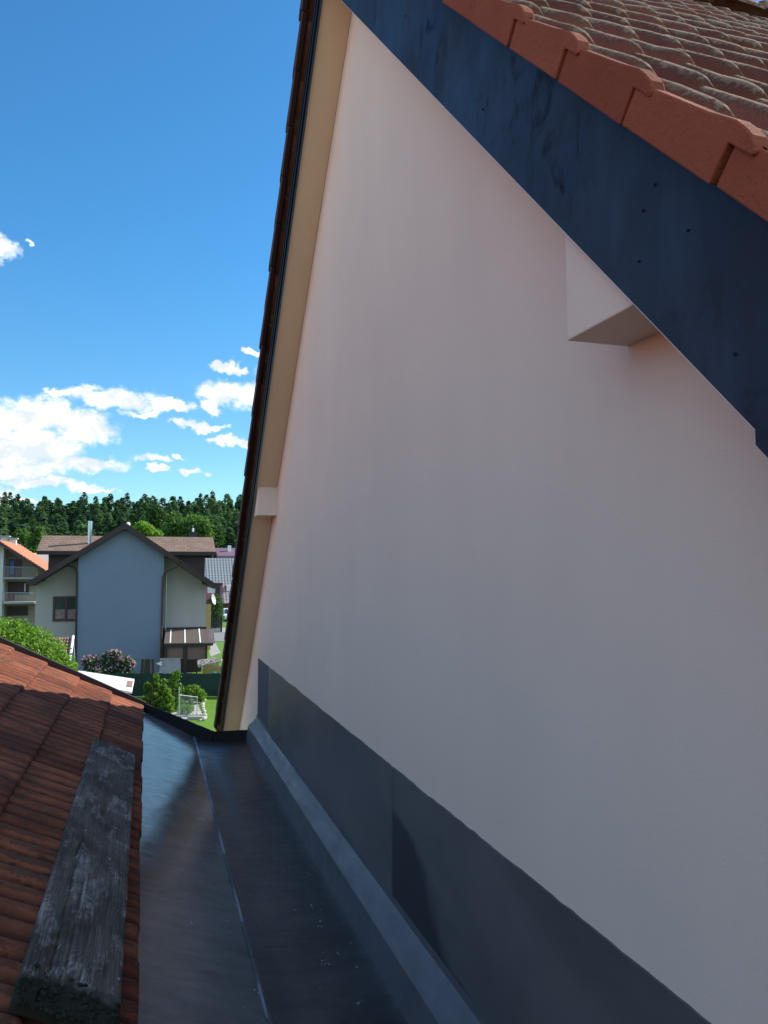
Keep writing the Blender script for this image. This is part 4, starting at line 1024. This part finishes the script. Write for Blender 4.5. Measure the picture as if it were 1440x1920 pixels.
# pergola with polycarbonate roof in front of the right part
G = Fw('pergola', 'lean-to pergola with brown translucent roof sheets and white glazing bars against the blue grey house', 'pergola', 350, 46.6)
f0, f1, k0, k1 = G.p(307.5, 1206, 46.3), G.p(403, 1205, 46.3), G.p(311, 1181, 48.5), G.p(400, 1179, 48.5)
mb = MB(); mb.hexa([dz_(f0, .05), dz_(f1, .05), dz_(k1, .05), dz_(k0, .05), f0, f1, k1, k0]); G.part('roof', M_poly, mb)
for u in (.11, .40, .70):
    A = Vector(f0).lerp(Vector(f1), u + .01); K = Vector(k0).lerp(Vector(k1), u - .005); d_ = Vector((.035, 0, 0)); h_ = Vector((0, 0, .03)); e_ = Vector((0, 0, .003))
    mb = MB(); mb.hexa([A - d_ + e_, A + d_ + e_, K + d_ + e_, K - d_ + e_, A - d_ + h_, A + d_ + h_, K + d_ + h_, K - d_ + h_]); G.part('glazing_bar', M_white, mb)
G.part('front_beam', M_blackmetal, MB().box(f0[0], f1[0] - .1, f0[1] + .02, f0[1] + .14, f0[2] - .22, f0[2] - .06))
for px in (311, 347.5, 386): q = G.p(px, 1230, 46.4); G.part('post', M_darkbrown, MB().box(q[0] - .08, q[0] + .08, q[1], q[1] + .14, 0, f0[2] - .06))
for (xa, xb, ya) in ((313.5, 344, 1207), (351, 383, 1208)):
    a = G.p(xa, 1236.5, 46.5); b = G.p(xb, ya + 3, 46.5); G.part('side_panel', M_panel, MB().box(a[0], b[0], a[1], a[1] + .03, a[2], b[2]))

S_ = Fw('satellite_dish', 'white satellite dish at the right corner of the blue grey house', 'satellite dish', 398, 50.5)
q = Vector(S_.p(398, 1124)); mb = MB(); seg = 18; rings = 4; nrm = Vector((.90, -.40, .22)).normalized(); A_ = nrm.cross(Vector((0, 0, 1))).normalized(); B_ = nrm.cross(A_)
for sgn in (0, 1):
    o = len(mb.v)
    for r_ in range(rings + 1):
        for k in range(seg):
            th = 2 * math.pi * k / seg; rr = .36 * r_ / rings; v = q + (A_ * math.cos(th) + B_ * math.sin(th)) * rr + nrm * (.10 * (r_ / rings) ** 2 - .012 * sgn); mb.v.append(tuple(v))
    for r_ in range(rings):
        for k in range(seg): c = o + r_ * seg + k; d = o + r_ * seg + (k + 1) % seg; f = (c, c + seg, d + seg, d); mb.f.append(f if not sgn else f[::-1]); mb.m.append(0); mb.tint.append(.5)
S_.part('dish', simple('dish_paint', (.45, .45, .43), .5), mb, smooth=True)
S_.part('arm', M_blackmetal, MB().tube([tuple(q - B_ * -.38), tuple(q + nrm * .4)], .015, 5)); S_.part('bracket', M_blackmetal, MB().tube([tuple(q - nrm * .02), (-.65, .1, q.z - .12)], .03, 6))
0 and S_.part('mast', M_galv, MB().tube([(q.x - .05, q.y + .06, 0), (q.x - .05, q.y + .06, q.z + .1)], .03, 6))

# house with the orange roof, left
O = Fw('orange_roof_house', 'rendered house with orange tile roof and two balconies at the left edge', 'house', 30, 62)
yo = 62
ap_ = Vector(O.p(-4, 1012, yo - .8)); re2 = Vector(O.p(86, 1069, yo - .8)); sl = (ap_.z - re2.z) / (re2.x - ap_.x); xl = ap_.x - 6.2; T2 = .22
mb = MB(); mb.prism([(xl, -.8, ap_.z - 6.2 * sl), (ap_.x, -.8, ap_.z), (re2.x, -.8, re2.z), (re2.x, -.8, re2.z - T2), (ap_.x, -.8, ap_.z - T2), (xl, -.8, ap_.z - 6.2 * sl - T2)], (0, 9.2, 0)); ro = O.part('roof', M_orange, mb)
# tile courses
mb = MB(); 
for i in range(1, 16):
    x = ap_.x + (re2.x - ap_.x) * i / 16; z = ap_.z - (x - ap_.x) * sl; mb.box(x - .05, x + .02, -.79, 8.39, z - .02, z + .045)
O.part('tile_course', M_orange, mb, parent=ro)
mb = MB(); mb.prism([(ap_.x, -.83, ap_.z - .06), (re2.x, -.83, re2.z - .06), (re2.x, -.83, re2.z - T2 - .05), (ap_.x, -.83, ap_.z - T2 - .05)], (0, .025, 0)); O.part('verge_board', M_brownframe, mb)
xr = O.p(65.5, 1120, yo)[0]; zx = lambda x: ap_.z - abs(x - ap_.x) * sl - T2 - .004
mb = MB(); mb.prism([(xl + .6, 1.0, 0), (xr, 1.0, 0), (xr, 1.0, zx(xr)), (ap_.x, 1.0, zx(ap_.x)), (xl + .6, 1.0, zx(xl + .6))], (0, 7, 0)); O.part('wall', M_greenwall, mb)
x5 = O.p(4.5, 1120, yo)[0]; mb = MB(); mb.prism([(xl + .6, -.1, 0), (x5, -.1, 0), (x5, -.1, zx(x5)), (ap_.x, -.1, zx(ap_.x)), (xl + .6, -.1, zx(xl + .6))], (0, 1.095, 0)); O.part('side_bay', M_whitewall, mb)
for (py, xe) in ((1084, 62), (1130, 65)):
    b_ = O.p(xe, py, yo - .2); O.part('balcony_slab', M_palesheet if False else M_concrete, MB().box(x5 + .004, b_[0], -.2, .995, b_[2] - .07, b_[2] + .07))
for (py, pb_, xe) in ((1064, 1083, 74), (1112, 1129, 64)):
    b_ = O.p(xe, py, yo - .18); zb = O.p(xe, pb_, yo - .18)[2]; m = MB(); m.tube([(x5, -.18, b_[2] + .05), (b_[0], -.18, b_[2])], .03, 5)
    for i in range(24):
        x = x5 + (b_[0] - x5) * i / 24; m.tube([(x, -.18, zb), (x, -.18, b_[2])], .008, 3)
    O.part('railing', M_galv, m)
def ofront(name, m, x0, x1, y0, y1, out=.02, parent=None, d=.03):
    a = O.p(x0, y1, yo + 1); b = O.p(x1, y0, yo + 1); return O.part(name, m, MB().box(a[0], b[0], 1 - out - d, 1 - out, a[2], b[2]), parent)
dr = ofront('balcony_door', M_brownframe, 16.5, 41.5, 1049, 1082, .002); ofront('blue_curtain', M_bluecurtain, 18.5, 27, 1051, 1077, .034, dr); ofront('door_leaf', M_reddoor, 29, 40, 1066, 1080, .034, dr)
wn = ofront('window', M_darkbrown, 14, 55, 1091, 1115, .002); ofront('door_leaf', M_reddoor, 14.5, 28, 1113, 1125, .036, wn); ofront('pale_curtain', M_white, 46, 48, 1094, 1109, .036, wn)
gw = ofront('garage_window', M_brownframe, 12, 53, 1136, 1155, .002); ofront('dark_pane', M_darkbrown, 14, 51, 1138, 1153, .034, gw)  # garage window pane coloured dark brown so it shows no bright reflection
for (px, top) in ((10, 1007), (25, 1011)):
    q = O.p(px, 1020, yo + 5.5); q2 = O.p(px, top, yo + 5.5); ch = O.part('chimney', M_whitewall, MB().box(q[0] - .32, q[0] + .22, q[1] - .25, q[1] + .25, q[2] - 1.2, q2[2]))
    O.part('chimney_cap', M_concrete, MB().box(q[0] - .45, q[0] + .34, q[1] - .35, q[1] + .35, q2[2] + .002, q2[2] + .1), parent=ch)

# low building with pale ribbed roof
R_ = Fw('ribbed_roof_barn', 'low building with pale ribbed sheet roof between the orange roof and the blue grey house', 'barn', 80, 80)
a, b, c, d = R_.p(40, 1072, 80), R_.p(100, 1072, 80), R_.p(100, 1037, 84), R_.p(55, 1038, 84)
mb = MB(); mb.hexa([dz_(a, .15), dz_(b, .15), dz_(c, .15), dz_(d, .15), a, b, c, d]); rr_ = R_.part('roof', M_palesheet, mb)
mb = MB()
for i in range(26):
    u = i / 25; A = Vector(a).lerp(Vector(b), u); K = Vector(d).lerp(Vector(c), u); mb.tube([A + Vector((0, 0, .02)), K + Vector((0, 0, .02))], .05, 4)
R_.part('rib', M_palesheet, mb, parent=rr_)
R_.part('wall', M_whitewall, MB().box(a[0] + .2, b[0] - .2, a[1] + .3, c[1] + 3, 0, a[2] - .2))

# houses on the far side of the street
K_ = Fw('grey_tile_house', 'pink house with a steep dark grey tiled roof beyond the street', 'house', 410, 110)
def b_gt(t, p):
    s = t.new('ShaderNodeSeparateXYZ'); t.l.new(t.obj, s.inputs[0])
    wx = t.math('ABSOLUTE', t.math('SINE', t.math('MULTIPLY', s.outputs[0], math.pi / .42)))
    wz = t.math('FRACT', t.math('MULTIPLY', s.outputs[2], 1 / .36))
    f = t.math('MULTIPLY', wx, t.maprange(wz, 0, .35, .3, 1))
    t.put(p, 'Base Color', t.mix(f, (.055, .06, .065), (.34, .36, .37))); p.inputs['Roughness'].default_value = .55
M_greytile = mat('grey_glazed_tile', b_gt)
ea, eb, rb_, ra_ = K_.p(372, 1129, 108), K_.p(560, 1131, 108), K_.p(560, 1047, 115), K_.p(372, 1046, 115)
ye, yr2 = ea[1], ra_[1]; zE, zR = (ea[2] + eb[2]) / 2, (ra_[2] + rb_[2]) / 2
mb = MB(); mb.prism([(ea[0], ye, zE), (ea[0], yr2, zR), (ea[0], 2 * yr2 - ye, zE), (ea[0], 2 * yr2 - ye, zE - .2), (ea[0], yr2, zR - .2), (ea[0], ye, zE - .2)], (eb[0] - ea[0], 0, 0)); kr = K_.part('roof', M_greytile, mb)
q = K_.p(429, 1103, 110.3); K_.part('skylight', M_white, MB().box(q[0] - .35, q[0] + .35, q[1] - .5, q[1] + .4, q[2] - .5, q[2] + .45), parent=kr)
K_.part('wall', M_pinkwall, MB().box(ea[0] + .3, eb[0] - .3, ye + .5, 2 * yr2 - ye - .5, 0, zE - .21))
def kbox(name, m, x0, x1, y0, y1, Y, d, parent=None):
    a = K_.p(x0, y1, Y); b = K_.p(x1, y0, Y); return K_.part(name, m, MB().box(a[0], b[0], a[1], a[1] + d, a[2], b[2]), parent)
po = kbox('oriel', M_pinkwall, 384, 417, 1097, 1128, 106.5, 5.5); kbox('oriel_roof', M_darkbrown, 380, 418, 1093.5, 1096.7, 106.2, 5.8, po)
kbox('blind', M_whitewall, 389, 403, 1098.5, 1112, 106.44, .05, po); kbox('pane', M_glass, 404.5, 413, 1098.5, 1125, 106.44, .05, po)
kbox('cornice', M_whitewall, 400, 470, 1127.5, 1131, 106.1, .35)
kbox('plinth_wall', M_brick, 384, 470, 1131.2, 1160, 106.6, .5)
U = Fw('purple_roof_house', 'pale house with a purple brown roof behind the grey tiled roof', 'house', 420, 138)
a, b, c, d = U.p(408, 1042, 138), U.p(520, 1042, 138), U.p(520, 1027.5, 143), U.p(403, 1027.5, 143)
mb = MB(); mb.hexa([dz_(a, .5), dz_(b, .5), dz_(c, .5), dz_(d, .5), a, b, c, d]); U.part('roof', M_purple, mb)
U.part('wall', M_whitewall, MB().box(U.p(384, 1050, 139)[0], b[0] - .5, 1, 8, 0, a[2] - .52))
q = U.p(430, 1028, 141); U.part('chimney', M_white, MB().box(q[0] - .3, q[0] + .3, q[1] - .3, q[1] + .3, q[2] - .8, q[2] + .5))

# boundary fence with pickets, behind the dish
F = Fw('picket_fence', 'dark metal picket fence on a pale plinth beyond the house corner', 'fence', 405, 80); a = F.p(396, 1186, 80); b = F.p(413, 1186, 80); zt = F.p(400, 1158, 80)[2]
mb = MB()
for i in range(14):
    x = a[0] + (b[0] - a[0]) * i / 13; mb.box(x - .02, x + .02, 0, .03, .25, zt)
mb.box(a[0], b[0], .032, .06, .5, .56); mb.box(a[0], b[0], .032, .06, zt - .2, zt - .14); F.part('pickets', M_blackmetal, mb); F.part('plinth', M_concrete, MB().box(a[0], b[0], -.1, .15, 0, .25)); F.part('post', M_blackmetal, MB().box(b[0], b[0] + .18, -.05, .12, 0, zt + .1))
F = Fw('ochre_side_wall', 'narrow ochre garden wall right of the blue grey house', 'wall', 391, 63); a = F.p(387, 1176, 63); b = F.p(396, 1132, 63)
F.part('panel', M_ocher, MB().box(a[0] - 1.5, b[0], 0, .2, 0, b[2])); F.part('coping', M_darkbrown, MB().box(a[0] - 1.5, b[0] + .03, -.03, .23, b[2] + .003, b[2] + .12))
leafy('small_shrub', 'small yellow green shrub at the foot of the parked white car', 413, 90, [(413, 1161, .55, .4), (408, 1163, .4, .35)], 900, .1, M_leafveg, (.04, .02), cat='shrub', seed=40)
# parked white car seen from the front
CR = Fw('parked_car', 'white car parked by the brick plinth, partly hidden by the dark verge', 'car', 429, 97.5); cx = 0.0; mb = MB()
sec = [(-2.1, .35, .62, .80), (-2.0, .30, .78, .86), (-1.2, .28, .92, .88), (-.5, .28, 1.42, .74), (.6, .28, 1.50, .74), (1.5, .28, 1.40, .72), (2.05, .30, .95, .84), (2.1, .35, .60, .80)]
for (y, zb, zt_, hw) in sec:
    zm = min(.92, zt_ - .02); mb.v += [(-hw * .95, y, zb), (-.88 if zt_ > .9 else -hw, y, zm * .75), (-hw, y, zt_ - .06), (-hw * .8, y, zt_), (hw * .8, y, zt_), (hw, y, zt_ - .06), (.88 if zt_ > .9 else hw, y, zm * .75), (hw * .95, y, zb)]
for i in range(len(sec) - 1):
    for k in range(8): a = i * 8 + k; b2 = i * 8 + (k + 1) % 8; mb.f.append((a, b2, b2 + 8, a + 8)); mb.m.append(0); mb.tint.append(.5)
mb.f.append(tuple(range(8))); mb.f.append(tuple(range(55, 63))[::-1] if False else tuple(reversed(range((len(sec) - 1) * 8, len(sec) * 8)))); mb.m += [0, 0]; mb.tint += [.5, .5]
fixn(CR.part('body', M_carpaint, mb, smooth=False))
mb = MB(); mb.hexa([(-.66, -1.22, .97), (.66, -1.22, .97), (.60, -.56, 1.385), (-.60, -.56, 1.385), (-.66, -1.25, 1.0), (.66, -1.25, 1.0), (.60, -.59, 1.42), (-.60, -.59, 1.42)]); CR.part('windscreen', M_glass, mb)
for s_ in (-1, 1):
    CR.part('headlight', M_glass, MB().box(s_ * .62 - .16, s_ * .62 + .16, -2.04, -1.99, .60, .72))
    for y in (-1.35, 1.35): CR.part('wheel', M_tyre, MB().tube([(s_ * .72, y, .32), (s_ * .90, y, .32)], .32, 14))
    CR.part('side_window', M_glass, MB().hexa([(s_ * .80, -.8, .98), (s_ * .86, -.8, .98), (s_ * .86, 1.6, .98), (s_ * .80, 1.6, .98), (s_ * .70, -.4, 1.36), (s_ * .76, -.4, 1.36), (s_ * .76, 1.3, 1.34), (s_ * .70, 1.3, 1.34)]))
CR.part('grille', M_blackmetal, MB().box(-.4, .4, -2.13, -2.0, .42, .58))
